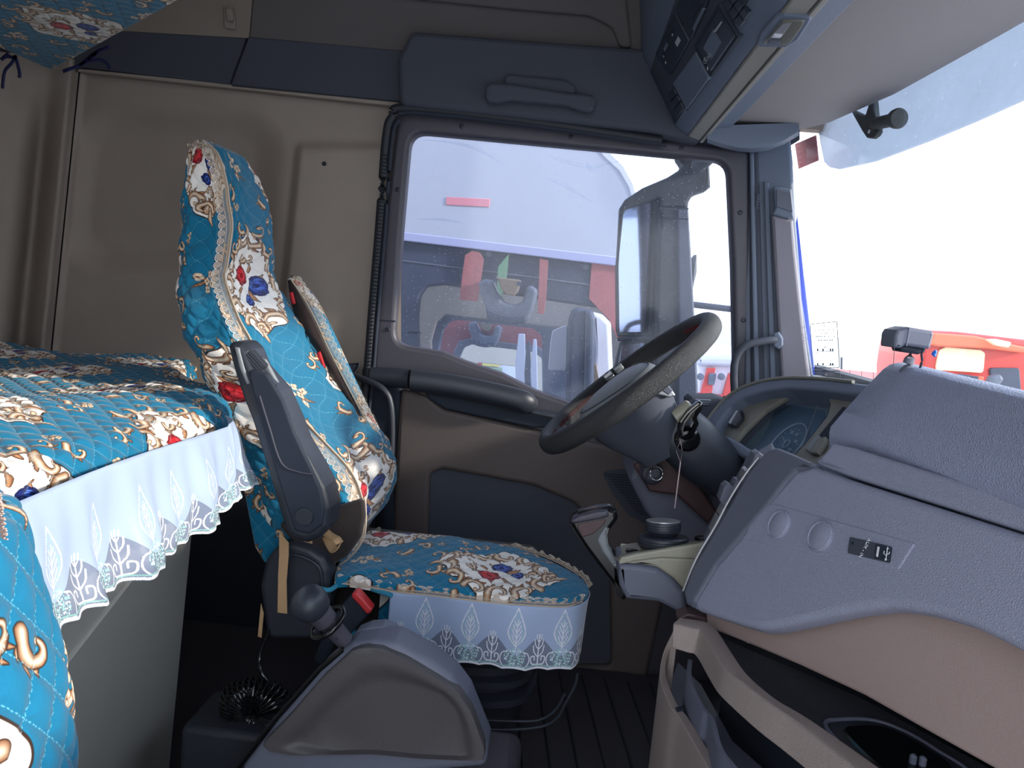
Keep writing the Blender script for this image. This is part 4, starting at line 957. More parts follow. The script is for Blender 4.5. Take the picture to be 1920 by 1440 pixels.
# seat belt and tube rail behind the seat
sb = thing('seat_belt', 'black seat belt strap hanging beside the driver seat', 'belt', W(720, 1000, 1.8))
ribbon('strap', [W(704, 835, 1.80), W(714, 880, 1.81), W(720, 930, 1.83), W(722, 1000, 1.86), W(716, 1060, 1.88)], .048, M_black2, sb, dirv=(0, 1, 0), thick=.002)
tr = thing('tube_rail', 'black bent tube rail behind the driver seat', 'rail', W(735, 800, 1.93))
tube('rail', [W(652, 700, 1.98), W(668, 706, 1.96), (W(695, 717, 1.94)), W(718, 730, 1.93), W(731, 752, 1.93), W(735, 800, 1.93), W(732, 900, 1.93), W(725, 1050, 1.93)], .0085, M_black, tr, seg=16, smooth_n=7)
panel('rail_clip', M_black2, [(644, 684), (668, 682), (667, 690), (658, 702), (646, 704)], PY(1.99), .04, tr, bevel=.004)

# ------------------------------------------------------------------ engine tunnel, side console with lever
et = box('tunnel', (-.16, .60, .25), (.32, 1.16, .30), M_floor, bevel=.02, kind=S); stag(et, 'dark carpeted engine tunnel between the seats', 'floor')
sc = thing('brake_lever_console', 'charcoal console box beside the driver seat skirt', 'console', (-.3, 1.04, .46))
PC = PY(1.0)
face = [(489, 1397), (540, 1345), (605, 1270), (642, 1237), (658, 1222), (680, 1215), (713, 1217), (760, 1236), (815, 1269), (859, 1298), (884, 1334), (908, 1400), (910, 1422), (902, 1428), (786, 1423), (698, 1415), (640, 1416), (545, 1417), (500, 1409)]
inner_ = [(560, 1400), (610, 1350), (650, 1316), (690, 1292), (735, 1288), (790, 1298), (830, 1312), (852, 1340), (864, 1380), (868, 1424), (786, 1421), (698, 1412), (640, 1413)]
dish('side_face', M_console, face, inner_, PC, .009, sc)
so = [(452, 1440), (520, 1350), (600, 1258), (640, 1222), (660, 1208), (700, 1202), (740, 1204), (800, 1236), (848, 1272), (876, 1310), (900, 1370), (914, 1404), (912, 1440), (700, 1460), (452, 1480)]
panel('shell', M_dark, so, PY(1.012), .062, sc, r=.012, bevel=.012, bres=4)
panel('lever_guard', M_dark, [(655, 1203), (668, 1186), (690, 1177), (716, 1175), (738, 1184), (741, 1190), (736, 1212), (700, 1215)], PY(1.055), .03, sc, r=.006, bevel=.004)
panel('lever_slot', M_black2, [(666, 1204), (680, 1194), (704, 1193), (720, 1200), (722, 1206), (700, 1210)], PY(1.036), .02, sc, r=.004, bevel=.002)
tube('edge_trim', [W(u, v, 1.02) for u, v in [(446, 1440), (520, 1345), (600, 1255), (645, 1218)]], .0045, M_gloss, sc, seg=10)
lv = thing('brake_lever', 'black knobbed lever with a ring standing on the charcoal console', 'lever', W(665, 1222, 1.045))
p0, p1 = W(664, 1220, 1.045), W(578, 1128, 1.01); ax = (p1 - p0).normalized(); Lh = (p1 - p0).length
lathe('shaft', p0, ax, [(.005, -.006), (.005, Lh * .16), (.0085, Lh * .17), (.0125, Lh * .20), (.0140, Lh * .50), (.0145, Lh * .52), (.010, Lh * .54), (.010, Lh * .62)], M_frame, lv, seg=4 * 6)
lathe('collar', p0, ax, [(.011, Lh * .60), (.0165, Lh * .61), (.018, Lh * .78), (.012, Lh * .80)], M_frame, lv, seg=24)
lathe('knob', p0, ax, [(.016, Lh * .77), (.022, Lh * .82), (.026, Lh * .92), (.0265, Lh * 1.0), (.024, Lh * 1.08), (.018, Lh * 1.14), (.009, Lh * 1.175), (.001, Lh * 1.18)], M_black, lv, seg=32)
rc = p0 + ax * Lh * .58; e1 = ax.cross(Vector((0, 1, 0))).normalized(); e2 = ax.cross(e1)
tube('pull_ring', [rc + (e1 * math.cos(t) + e2 * math.sin(t)) * .0265 for t in [k / 36 * 2 * math.pi for k in range(36)]], .0042, M_gloss, lv, closed=True, seg=10)
for k in (.33, .70): lathe('pin', p0 + ax * Lh * k + Vector((0, -.0145 if k < .5 else -.0172, 0)), (0, -1, 0), [(.0022, 0), (.0022, .0012), (.0008, .0012)], M_black2, lv, seg=10)
# coiled hose
ch = thing('coiled_air_hose', 'black coiled air hose bundled beside the bunk locker', 'hose', W(478, 1400, 1.2))
cen = W(480, 1332, 1.15); pts = []
NT = 34
for k in range(NT * 14 + 1):
    t = k / (NT * 14); A_ = t * 2 * math.pi * .93 + .4; B_ = t * NT * 2 * math.pi
    r1, r2 = .030, .026 + .002 * math.sin(A_ * 3)
    rad = r1 + r2 * math.cos(B_)
    pts.append(cen + Vector((math.cos(A_) * rad * 1.08, r2 * .8 * math.sin(B_), math.sin(A_) * rad * 1.0)))
tube('coil', pts, .0021, M_gloss, ch, seg=7)
tube('hose_tail', [pts[0], cen + Vector((-.005, .02, .06)), cen + Vector((.0, .04, .12))], .0025, M_gloss, ch, seg=7, smooth_n=5)
lg = box('step', (-.46, 1.16, .24), (.15, .12, .286), M_rub, bevel=.01, kind=S); stag(lg, 'black ledge under the coiled hose', 'trim')
# floor mat with slanted ribs
fm = thing('floor_mat', 'dark ribbed rubber mat in the driver footwell', 'mat', (.05, 1.9, .1))
box('mat_base', (.24, 1.72, .106), (.72, .56, .012), M_floor, fm, bevel=.004)
for k in range(9):
    x = -.05 + k * .06; tube('rib', [Vector((x, 1.47, .114)), Vector((x - .05, 1.95, .114))], .0025, M_rub, fm, seg=6)
# ------------------------------------------------------------------ centre dashboard (faces the rear and the passenger)
R1, R2 = W(1440, 845, 1.15), W(1290, 1110, 1.15); TD = Vector((.29, -.957, 0))
PD = Pl(R1, TD, R1 - R2)
if PD.n.x > 0: print('PD flipped')
db = thing('dashboard', 'slate centre dashboard with padded top, socket panel and rosy lower panel', 'dashboard', (.45, .6, .66))
# solid carcass behind the faces
def tp(u, v, c=0.0): return PD.hit(u, v) + PD.n * c
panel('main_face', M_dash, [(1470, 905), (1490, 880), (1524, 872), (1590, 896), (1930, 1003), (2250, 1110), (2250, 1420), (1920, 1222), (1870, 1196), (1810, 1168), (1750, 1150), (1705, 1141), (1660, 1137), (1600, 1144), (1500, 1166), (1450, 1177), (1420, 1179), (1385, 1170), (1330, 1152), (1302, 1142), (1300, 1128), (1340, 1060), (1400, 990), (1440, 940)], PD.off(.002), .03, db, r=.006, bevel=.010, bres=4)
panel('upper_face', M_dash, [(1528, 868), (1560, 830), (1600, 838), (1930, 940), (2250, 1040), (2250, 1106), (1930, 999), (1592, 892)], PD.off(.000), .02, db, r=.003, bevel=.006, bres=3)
# bezel facing the driver
panel('switch_bezel', M_dark, [(1432, 848), (1442, 840), (1455, 838), (1524, 868), (1526, 874), (1492, 882), (1470, 905), (1440, 945), (1385, 1010), (1340, 1062), (1302, 1126), (1304, 1142), (1285, 1132), (1280, 1112), (1300, 1060), (1345, 985), (1400, 890)], PD.off(.006), .02, db, r=.003, bevel=.006, bres=3)
# driver-facing side wall of the centre block with its switches in profile
SPl = Pl(W(1440, 845, 1.17), (-.06, 1, 0), (0, 0, 1))
sidepts = [(1442, 842), (1400, 890), (1345, 985), (1300, 1060), (1281, 1112), (1284, 1130), (1310, 1145)]
A = [PD.off(-.004).hit(u, v) for u, v in sidepts]; A[0] += Vector((.012, 0, -.012)); 
secs = [[a + Vector((.004, .01, 0)) for a in A] + [A[-1] + Vector((.12, .01, 0)), A[0] + Vector((.05, .01, -.08))], [a + Vector((.035, .15, 0)) for a in A] + [A[-1] + Vector((.12, .15, 0)), A[0] + Vector((.05, .15, -.08))]]
loft('driver_side_wall', secs, M_dark, db, bevel=.008)
for k, (q, m_) in enumerate((([(1404, 882), (1416, 852), (1424, 848), (1432, 854), (1424, 870), (1410, 888)], M_dark), ([(1392, 902), (1398, 884), (1405, 881), (1408, 886), (1398, 905)], M_silver), ([(1372, 918), (1382, 901), (1390, 903), (1386, 918), (1378, 926)], M_dark), ([(1350, 938), (1358, 914), (1366, 908), (1380, 916), (1372, 934), (1356, 952)], M_dark), ([(1350, 966), (1358, 950), (1362, 951), (1360, 966), (1352, 972)], M_silver), ([(1340, 988), (1348, 970), (1352, 976), (1346, 992)], M_silver), ([(1334, 1000), (1342, 984), (1346, 988), (1340, 1004)], M_silver), ([(1325, 1018), (1334, 1000), (1340, 1003), (1330, 1022)], M_dark))):
    panel('dash_switch' if m_ is M_dark else 'switch_edge', m_, q, PY(1.19), .03, db, r=.0016, bevel=.0016)
tube('bezel_edge', [W(u - 3, v, 1.16) for u, v in [(1425, 858), (1400, 890), (1372, 934), (1345, 985), (1318, 1030), (1300, 1066), (1284, 1108)]], .0022, M_silver, db, seg=8, smooth_n=4)
# sockets and the AUX / USB plate
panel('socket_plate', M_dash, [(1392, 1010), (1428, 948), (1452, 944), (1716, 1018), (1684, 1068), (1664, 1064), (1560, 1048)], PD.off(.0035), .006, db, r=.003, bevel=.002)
for (u, v) in ((1466, 986), (1544, 1008)):
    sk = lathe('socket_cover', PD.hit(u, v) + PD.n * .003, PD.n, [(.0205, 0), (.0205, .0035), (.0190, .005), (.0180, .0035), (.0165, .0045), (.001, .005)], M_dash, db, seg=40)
aux = panel('aux_usb_plate', M_navy, [(1592, 1006), (1670, 1024), (1666, 1055), (1588, 1036)], PD.off(.006), .006, db, r=.002, bevel=.0015)
panel('usb_port', M_black2, [(1641, 1020), (1669, 1026), (1665, 1053), (1639, 1046)], PD.off(.0075), .004, aux, r=.001, bevel=.001)
panel('usb_tongue', M_white, [(1645, 1024), (1648, 1025), (1645, 1044), (1642, 1043)], PD.off(.0085), .002, aux, bevel=.0003)
tube('jack', [PD.hit(1606 + 2 * math.cos(t), 1022 + 2.4 * math.sin(t)) + PD.n * .0065 for t in [k * .785 for k in range(8)]], .0007, M_black, aux, closed=True, seg=5)
text('aux_lettering', 'AUX - IN', PD.off(.0065), (1622, 1028), .0062, M_white, aux, rot=math.radians(-72 - 20))
# usb trident
tq = lambda u, v: PD.off(.008).hit(u, v)
for L in ([(1661, 1048), (1663, 1036), (1664, 1028)], [(1662, 1042), (1657, 1038), (1658, 1033)], [(1662, 1040), (1667, 1038), (1668, 1035)]):
    tube('usb_symbol', [tq(u, v) for u, v in L], .0005, M_white, aux, seg=6)
lathe('usb_symbol', tq(1661, 1049), PD.n, [(.0015, 0), (.0015, .0004)], M_white, aux, seg=12)
panel('usb_symbol', M_white, [(1662, 1029), (1664, 1025), (1666, 1029)], PD.off(.0085), .001, aux, bevel=.0001)
# padded top
prof = [(1553, 842), (1553, 812), (1556, 800), (1580, 772), (1622, 726), (1655, 692), (1668, 683), (1682, 680), (1700, 682), (1760, 690), (1800, 700)]
L0 = [W(u, v, 1.10) for u, v in prof[:8]]
sec0 = [Vector((p.x, 0, p.z)) for p in L0] + [Vector((L0[-1].x + .012, 0, L0[-1].z + .002)), Vector((L0[-1].x + .20, 0, L0[-1].z - .03)), Vector((L0[-1].x + .20, 0, L0[0].z - .04)), Vector((L0[0].x + .02, 0, L0[0].z - .02))]
secs = []
for k in range(15):
    t = k / 14; Y = 1.105 - t * 1.5; ins = .012 * (1 - sstep(0, .02, t)); D_ = 1.105 - Y
    s_ = []
    for i, p in enumerate(sec0):
        low = max(0, min(1, (L0[7].z - p.z) / (L0[7].z - L0[0].z)))
        dx = D_ * (-.085 + .33 * low)
        cxm = .48; czm = .99
        q = Vector((p.x + dx + (cxm - p.x) * ins * 6, Y, p.z - .010 * D_ + (czm - p.z) * ins * 6)); s_.append(q)
    secs.append(s_)
secs.insert(1, [Vector((p.x, 1.098, p.z)) for p in sec0])
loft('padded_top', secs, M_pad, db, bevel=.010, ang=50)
# deck from the pad to the windscreen
lo('deck', [(.56, .955), (.735, .965), (.735, .90), (.56, .90)], 2.05, 1.16, M_clus, db, .004)
lo('deck', [(.56, .965), (.735, .965), (.735, .90), (.56, .90)], 1.16, -.3, M_clus, db, .004)
# lower rosy panel (continues under the main face)
PB = Pl(W(1330, 1155, 1.12), Vector((.45, -.893, 0)), Vector((-.06, -.03, -1)) * -1)
if PB.n.x > 0: PB = Pl(PB.o, -PB.ex, PB.ey)
panel('lower_panel', M_beige, [(1322, 1150), (1330, 1100), (1700, 1080), (2300, 1300), (2300, 1720), (1900, 1462), (1740, 1372), (1620, 1304), (1500, 1248), (1420, 1214), (1345, 1184), (1324, 1176)], PB, .03, db, r=.003, bevel=.004)
# storage tray: dark floor, taupe front bar, outer rim
tray = thing('storage_tray', 'taupe rimmed storage tray under the dashboard with dark lining', 'tray', (.3, .9, .5))
TZ = .655
tf = [WZ(u, v, TZ - .030) for u, v in [(1340, 1190), (1420, 1225), (1500, 1258), (1620, 1312), (1740, 1378), (1900, 1465), (2050, 1560), (1760, 1560), (1650, 1470), (1519, 1362), (1453, 1322), (1402, 1278), (1373, 1238), (1345, 1196)]]
def from_ring(ring, z0): return [Vector((p.x, p.y, z0)) for p in ring]
loft('tray_lining', [from_ring(tf, TZ - .06), from_ring(tf, TZ - .03)], mat('dark_woven_tray_mat', (58, 58, 66), .7, bump=.9, bscale=420, btype='VORONOI', spec=.25), tray, ang=30)
cu2 = [WZ(u, v, TZ - .028) for u, v in [(1548, 1362), (1580, 1350), (1640, 1352), (1700, 1374), (1760, 1410), (1820, 1452), (1800, 1500), (1700, 1500), (1620, 1440)]]
tube('cup_ring', cu2, .003, M_dark, tray, closed=True, seg=8, smooth_n=6)
cuc = cat(cu2, 5, closed=True); cc2 = sum(cuc, Vector()) / len(cuc)
loft('cup_well', [[p.lerp(cc2, .06) + Vector((0, 0, .0008)) for p in cuc], [p.lerp(cc2, .07) + Vector((0, 0, .0012)) for p in cuc]], M_black, tray)
loft('cup_step', [[p.lerp(cc2, .25) + Vector((0, 0, .001)) for p in cuc], [p.lerp(cc2, .28) + Vector((0, 0, .004)) for p in cuc]], M_gloss, tray)
for (u, v) in ((1712, 1424), (1730, 1428)): lathe('stud', WZ(u, v, TZ - .02), (0, 0, 1), [(.004, -.01), (.004, .004), (.002, .006), (.0005, .006)], M_dark, tray, seg=14)
upper_e = [(1275, 1158), (1325, 1166), (1342, 1178), (1373, 1225), (1402, 1265), (1453, 1309), (1519, 1349), (1650, 1440), (1800, 1545)]
ridge = [(1262, 1168), (1300, 1177), (1316, 1183), (1345, 1230), (1369, 1262), (1439, 1316), (1500, 1359), (1606, 1440), (1740, 1545)]
lowr = [(1263, 1220), (1284, 1229), (1300, 1236), (1326, 1282), (1345, 1308), (1402, 1368), (1450, 1408), (1490, 1442), (1600, 1545)]
U_, R_, W_ = (cat([WZ(u, v, TZ - .002) for u, v in upper_e], 5), cat([WZ(u, v, TZ) for u, v in ridge], 5), [])
L_ = cat([WZ(u, v, TZ - .034) for u, v in lowr], 5)
secs = []
for p, q, r_ in zip(U_, R_, L_):
    mid = Vector((q.x, q.y, 0)); secs.append([p, q.lerp(p, .15) , q + Vector((0, 0, -.002)), Vector((r_.x * .5 + q.x * .5, r_.y * .5 + q.y * .5, r_.z)), Vector((p.x, p.y, r_.z))])
loft('front_bar', secs, M_taupe, tray, ang=30, bevel=.002)
RZ = .565
ro = cat([WZ(u, v, z) for u, v, z in [(1264, 1182, .62), (1246, 1225, .59), (1238, 1280, .57), (1240, 1340, .565), (1262, 1400, .565), (1298, 1460, .565), (1350, 1540, .565)]], 5)
ri = cat([WZ(u, v, z) for u, v, z in [(1272, 1188, .62), (1254, 1222, .59), (1249, 1265, .57), (1269, 1318, .565), (1290, 1344, .565), (1340, 1425, .565), (1400, 1520, .565)]], 5)
ro = cat([WZ(u, v, z) for u, v, z in [(1262, 1182, .62), (1243, 1225, .59), (1238, 1272, .57), (1256, 1322, .565), (1276, 1350, .565), (1322, 1430, .565), (1380, 1522, .565)]], 5)
loft('outer_rim', [[p, q, q + Vector((0, 0, -.004)), Vector((q.x, q.y, q.z - .20)), Vector((p.x, p.y, p.z - .20)), p + Vector((0, 0, -.004))] for p, q in zip(ro, ri)], M_taupe, tray, ang=30, bevel=.0015)
panel('rim_joint', M_black2, [(1266, 1326), (1280, 1322), (1284, 1330), (1270, 1334)], PZ(.5662), .004, tray, bevel=.001)
# dark bin between outer rim and bar
bn = [WZ(u, v, .54) for u, v in [(1276, 1200), (1262, 1240), (1262, 1280), (1300, 1350), (1360, 1440), (1430, 1560), (1700, 1560), (1500, 1440), (1380, 1340), (1320, 1240)]]
loft('bin_floor', [from_ring(bn, .46), from_ring(bn, .50)], M_dark, tray)
bw = cat([WZ(u, v, .60) for u, v in [(1290, 1235), (1288, 1262), (1296, 1292), (1316, 1330), (1330, 1345), (1345, 1400), (1375, 1440), (1420, 1520)]], 4)
loft('bin_liner', [[p, p + Vector((.006, -.003, 0)), Vector((p.x + .006, p.y - .003, .48)), Vector((p.x, p.y, .48))] for p in bw], M_dark, tray, ang=30)
panel('tray_corner', M_brown, [(1272, 1158), (1290, 1150), (1324, 1158), (1326, 1172), (1300, 1176), (1272, 1166)], PY(1.12), .03, tray, bevel=.003)
lb = [Vector((x, y, 0)) for x, y in ((.30, 1.16), (.62, 1.16), (.66, -.3), (.52, -.3), (.46, .55), (.38, .85))]
loft('lower_body', [[Vector((p.x, p.y, .10)) for p in lb], [Vector((p.x, p.y, .60)) for p in lb]], M_black2, tray, bevel=.004)

# ------------------------------------------------------------------ gear-knob arm and parking handle
ga = thing('control_arm', 'control arm with sunlit-coloured top and two stacked rotary knobs', 'console', W(1240, 1050, 1.27))
atop = [(1162, 1046), (1172, 1040), (1200, 1034), (1290, 1010), (1330, 1004), (1370, 1004), (1330, 1060), (1300, 1040), (1270, 1036), (1220, 1040)]
def armprof(pts, y0, y1, name, m, bev=.004, top=False):
    return panel(name, m, pts, PY(y0), y1 - y0, ga, r=.004, bevel=bev)
at_ = [W(u, v, 1.215) for u, v in [(1160, 1053), (1165, 1045), (1190, 1039), (1260, 1027), (1320, 1018), (1360, 1014), (1345, 1060), (1308, 1046), (1240, 1043), (1190, 1050), (1162, 1057)]]
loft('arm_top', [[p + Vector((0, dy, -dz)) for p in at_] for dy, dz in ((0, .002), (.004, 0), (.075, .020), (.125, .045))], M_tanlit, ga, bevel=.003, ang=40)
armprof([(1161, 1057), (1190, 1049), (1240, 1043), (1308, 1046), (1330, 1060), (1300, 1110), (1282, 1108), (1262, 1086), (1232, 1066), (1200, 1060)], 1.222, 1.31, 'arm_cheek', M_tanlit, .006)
armprof([(1160, 1058), (1200, 1061), (1234, 1067), (1264, 1088), (1284, 1110), (1290, 1150), (1270, 1148), (1235, 1130), (1175, 1124), (1162, 1100)], 1.212, 1.31, 'arm_body', M_dark, .008)
zax = Vector((-.08, .14, 1)).normalized()
kc = W(1243, 1021, 1.275)
kb = lathe('lower_knob', kc, zax, [(.037, -.006), (.041, -.002), (.0425, .001), (.0425, .0035), (.0415, .004), (.0425, .0045), (.0425, .007), (.0415, .0075), (.0425, .008), (.0425, .012), (.040, .0145), (.020, .0155), (.001, .0155)], M_black, ga, seg=48)
lathe('upper_knob', kc + zax * .0155, zax, [(.021, 0), (.024, .004), (.0295, .0075), (.0300, .010), (.0293, .0105), (.0302, .011), (.0302, .0135), (.0295, .014), (.0304, .0145), (.0302, .017), (.0295, .0175), (.0300, .018), (.0298, .0215), (.0285, .0235)], M_black, ga, seg=48)
lathe('knob_cap', kc + zax * .0375, zax, [(.0288, 0), (.0282, .003), (.026, .0038), (.001, .003)], M_silver, ga, seg=48)
for (u, v) in ((1186, 1032), (1316, 1008)): lathe('flush_button', W(u, v, 1.27), zax, [(.012, -.004), (.012, .001), (.010, .002), (.001, .002)], M_gloss, ga, seg=24)
pk = thing('parking_brake_handle', 'black glossy loop handle with grey inner web beside the rotary knobs', 'handle', W(1150, 1090, 1.30))
hout = [(1069, 984), (1071, 973), (1085, 966), (1120, 958), (1142, 955), (1154, 959), (1159, 968), (1158, 976), (1152, 984), (1142, 998), (1138, 1010), (1145, 1032), (1160, 1052), (1161, 1078), (1163, 1110), (1180, 1124), (1160, 1112), (1132, 1076), (1096, 1028), (1074, 994)]
panel('handle_shell', M_gloss, hout, PY(1.30), .045, pk, r=.004, bevel=.008, bres=4)
panel('handle_top', M_frame, [(1070, 980), (1073, 974), (1086, 967), (1120, 959), (1138, 957), (1142, 962), (1141, 970), (1128, 974), (1100, 979), (1080, 983)], PY(1.297), .05, pk, r=.003, bevel=.005, bres=4)
panel('inner_recess', M_brown, [(1081, 984), (1100, 980), (1138, 973), (1132, 984), (1112, 1002), (1092, 1008), (1086, 998)], PY(1.2985), .01, pk, r=.003, bevel=.002)
panel('grey_web', M_hub, [(1120, 1014), (1124, 1004), (1134, 990), (1140, 988), (1138, 1008), (1142, 1026), (1150, 1040), (1159, 1054), (1159, 1072), (1146, 1058), (1130, 1036)], PY(1.297), .03, pk, r=.003, bevel=.004, bres=3)
tube('web_edge', [W(u, v, 1.2965) for u, v in [(1141, 990), (1138, 1006), (1143, 1030), (1157, 1052), (1158, 1058), (1152, 1060)]], .001, M_silver, pk, seg=6, smooth_n=4)

# ------------------------------------------------------------------ instrument cluster
EX = Vector((.16, -.987, 0)); PCL = Pl(W(1450, 790, 1.55), EX, Vector((.57, .0, .82)))
cl = thing('instrument_cluster', 'hooded instrument cluster with round gauge behind steering wheel', 'instrument panel', W(1450, 860, 1.55))
ho = [(1300, 842), (1304, 822), (1318, 800), (1342, 766), (1366, 742), (1392, 726), (1430, 714), (1478, 708), (1540, 710), (1600, 716), (1700, 728), (1700, 900), (1560, 900), (1440, 880), (1380, 850), (1330, 836)]
hi = [(1340, 806), (1346, 790), (1366, 762), (1390, 746), (1430, 734), (1476, 728), (1540, 732), (1604, 740), (1680, 750), (1640, 850), (1540, 868), (1440, 864), (1385, 828), (1356, 814)]
panel('hood', M_cons, [ho, hi], PCL.off(.020), .20, cl, r=[.02, .012], bevel=.006, bres=3)
tube('hood_lit_edge', [PCL.off(.0205).hit(u, v) for u, v in ho[1:10]], .0035, M_clus, cl, seg=8, smooth_n=4)  # light along the hood rim, put into a paler tube
tri = [(1330, 812), (1340, 790), (1362, 760), (1390, 740), (1430, 728), (1476, 722), (1540, 726), (1604, 734), (1700, 745), (1640, 880), (1540, 880), (1440, 870), (1375, 836)]
rec = [(1376, 830), (1395, 806), (1432, 770), (1468, 748), (1484, 742), (1540, 744), (1552, 748), (1556, 758), (1550, 780), (1530, 806), (1505, 836), (1480, 862), (1440, 870), (1400, 846)]
panel('trim_ring', M_clus, [tri, rec], PCL.off(-.006), .012, cl, r=[.01, .006], bevel=.004, bres=3)
panel('well', M_navy, [[(1350, 850), (1400, 740), (1470, 720), (1590, 726), (1580, 800), (1480, 900), (1380, 900)], rec], PCL.off(-.012), .030, cl, r=[.0, .006], bevel=.001)
panel('display_back', mat('cluster_face_reflection', (104, 126, 140), .35), [(1350, 850), (1400, 740), (1470, 720), (1590, 726), (1580, 800), (1480, 900), (1380, 900)], PCL.off(-.036), .01, cl, bevel=.001)  # blue-grey reflections on the cluster put into the face colour
GP = PCL.off(-.024)
panel('gauge_lens', M_gauge, [(1408, 880), (1412, 850), (1440, 800), (1452, 770), (1480, 758), (1545, 770), (1550, 790), (1500, 870)], GP, .004, cl, r=.004, bevel=.001)
gc = GP.off(-.008).hit(1474, 832); gr = .050
tube('gauge_ring', [gc + GP.ex * (gr * math.cos(t)) + GP.ey * (gr * math.sin(t)) for t in [k / 48 * 2 * math.pi for k in range(48)]], .0016, M_white, cl, closed=True, seg=6)
for k in range(12):
    t = -.6 + k * .40; p = gc + GP.ex * (gr * .78 * math.cos(t)) + GP.ey * (gr * .78 * math.sin(t))
    tube('gauge_mark', [p, p + (gc - p) * .12], .0009, M_white, cl, seg=5)
for k, s_ in enumerate(('20', '40', '60', '80')):
    t = -.3 + k * .75; pp = gc + GP.ex * (gr * .55 * math.cos(t)) + GP.ey * (gr * .55 * math.sin(t))
    text('gauge_number', s_, GP, None, .011, M_white, cl, pt=pp, mirror=False)
tube('gauge_hub', [gc + GP.ex * (.009 * math.cos(t)) + GP.ey * (.009 * math.sin(t)) for t in [k / 20 * 6.283 for k in range(20)]], .0012, M_white, cl, closed=True, seg=6)
tube('gauge_needle', [gc + GP.n * .002, gc + GP.n * .002 - GP.ex * .030 + GP.ey * .01], .0009, M_white, cl, seg=5)
tube('divider_line', [PCL.off(-.022).hit(1533, 760), PCL.off(-.022).hit(1500, 846)], .0009, M_silver, cl, seg=5)
lk = panel('knob_recess', M_dark, [(1362, 800), (1360, 786), (1368, 772), (1382, 763), (1392, 766), (1394, 780), (1386, 796), (1372, 804)], PCL.off(-.004), .004, cl, r=.006, bevel=.001)
panel('light_knob', M_black, [(1366, 796), (1366, 786), (1382, 768), (1388, 769), (1388, 780), (1374, 797)], PCL.off(.008), .014, cl, r=.003, bevel=.003)
panel('knob_edge', M_silver, [(1365, 792), (1380, 769), (1383, 769), (1368, 794)], PCL.off(.010), .006, cl, bevel=.001)
# small switches right of the cluster
dsw = panel('vent_slider', M_hub, [(1508, 842), (1530, 814), (1536, 816), (1516, 846)], PCL.off(.006), .010, cl, r=.001, bevel=.002)
panel('vent_slider', M_clus, [(1518, 848), (1536, 820), (1548, 818), (1546, 826), (1532, 850)], PCL.off(.006), .010, cl, r=.002, bevel=.002)
panel('trim_line', M_black2, [(1522, 832), (1580, 762), (1590, 764), (1548, 822), (1540, 836)], PCL.off(.002), .01, cl, bevel=.001)
panel('lower_lip', M_clus, [(1440, 838), (1452, 838), (1524, 862), (1545, 850), (1560, 836), (1552, 858), (1528, 880), (1470, 862)], PCL.off(.004), .02, cl, r=.002, bevel=.003)
# driver side outlet (left end)
vo = thing('air_vent', 'small black dashboard air vent at the driver door end', 'vent', W(1320, 770, 1.9))
panel('vent_housing', M_navy, [(1290, 752), (1298, 745), (1346, 744), (1366, 750), (1350, 770), (1318, 800), (1298, 790)], PY(1.88), .08, vo, r=.006, bevel=.005)
panel('vent_mouth', M_cons, [(1300, 752), (1304, 748), (1334, 749), (1328, 762), (1306, 760)], PY(1.878), .02, vo, r=.003, bevel=.002)
for k in range(3): tube('vane', [W(1302, 751 + k * 4, 1.857), W(1332, 752 + k * 4, 1.857)], .0015, M_black, vo, seg=5)
# under-dash bodies
ud = thing('lower_dash', 'dark lower dashboard cover with ignition lock below the wheel', 'dashboard', W(1300, 980, 1.6))
panel('knee_cover', M_dark, [(1262, 790), (1310, 800), (1330, 830), (1365, 850), (1400, 866), (1424, 884), (1400, 930), (1372, 1010), (1332, 1100), (1240, 1100), (1250, 1010), (1210, 960), (1180, 900), (1200, 850)], PY(1.62), .22, ud, r=.01, bevel=.012)
panel('side_cover', M_cons, [(1300, 796), (1314, 788), (1340, 822), (1400, 862), (1424, 884), (1418, 892), (1395, 876), (1340, 840), (1312, 812)], PY(1.605), .10, ud, r=.005, bevel=.006)
panel('dark_cover', M_navy, [(1240, 820), (1300, 800), (1350, 850), (1300, 880), (1262, 888), (1238, 860)], PY(1.60), .04, ud, r=.006, bevel=.006)
panel('lock_plate', M_brown, [(1186, 872), (1232, 842), (1240, 820), (1250, 800), (1268, 828), (1262, 846), (1300, 890), (1345, 960), (1330, 985), (1270, 930), (1240, 926), (1218, 922)], PY(1.585), .03, ud, r=.008, bevel=.006)
lathe('lock_bezel', W(1222, 887, 1.553), (0, -1, 0), [(.024, -.005), (.024, .001), (.021, .0035), (.018, .001), (.001, .001)], M_black, ud, seg=36)
lathe('lock_barrel', W(1222, 887, 1.551), (0, -1, 0), [(.010, 0), (.010, .006), (.008, .008), (.001, .008)], M_frame, ud, seg=24)
kr = W(1231, 888, 1.535)
tube('key_ring', [kr + Vector((.0125 * math.cos(t), .002 * math.sin(t), .0135 * math.sin(t))) for t in [k / 30 * 6.283 for k in range(30)]], .0008, M_steel, ud, closed=True, seg=7)
panel('key', M_black, [(1212, 898), (1216, 886), (1230, 878), (1238, 882), (1236, 892), (1222, 902)], PY(1.54), .004, ud, r=.002, bevel=.001)
st = thing('hanging_cord', 'thin pale cord hanging from the steering column stalk', 'cord', W(1265, 953, 1.5))
tube('cord_tail', [W(1276, 866, 1.48), W(1271, 905, 1.48), W(1265, 953, 1.48)], .0011, mat('pale_pink_cord', (226, 200, 200), .6), st, seg=6)
for dx in (-5, 6): tube('thread', [W(1276, 826, 1.48), W(1273 + dx, 845, 1.48), W(1276, 868, 1.48)], .0003, MATS['pale_pink_cord'], st, seg=4)

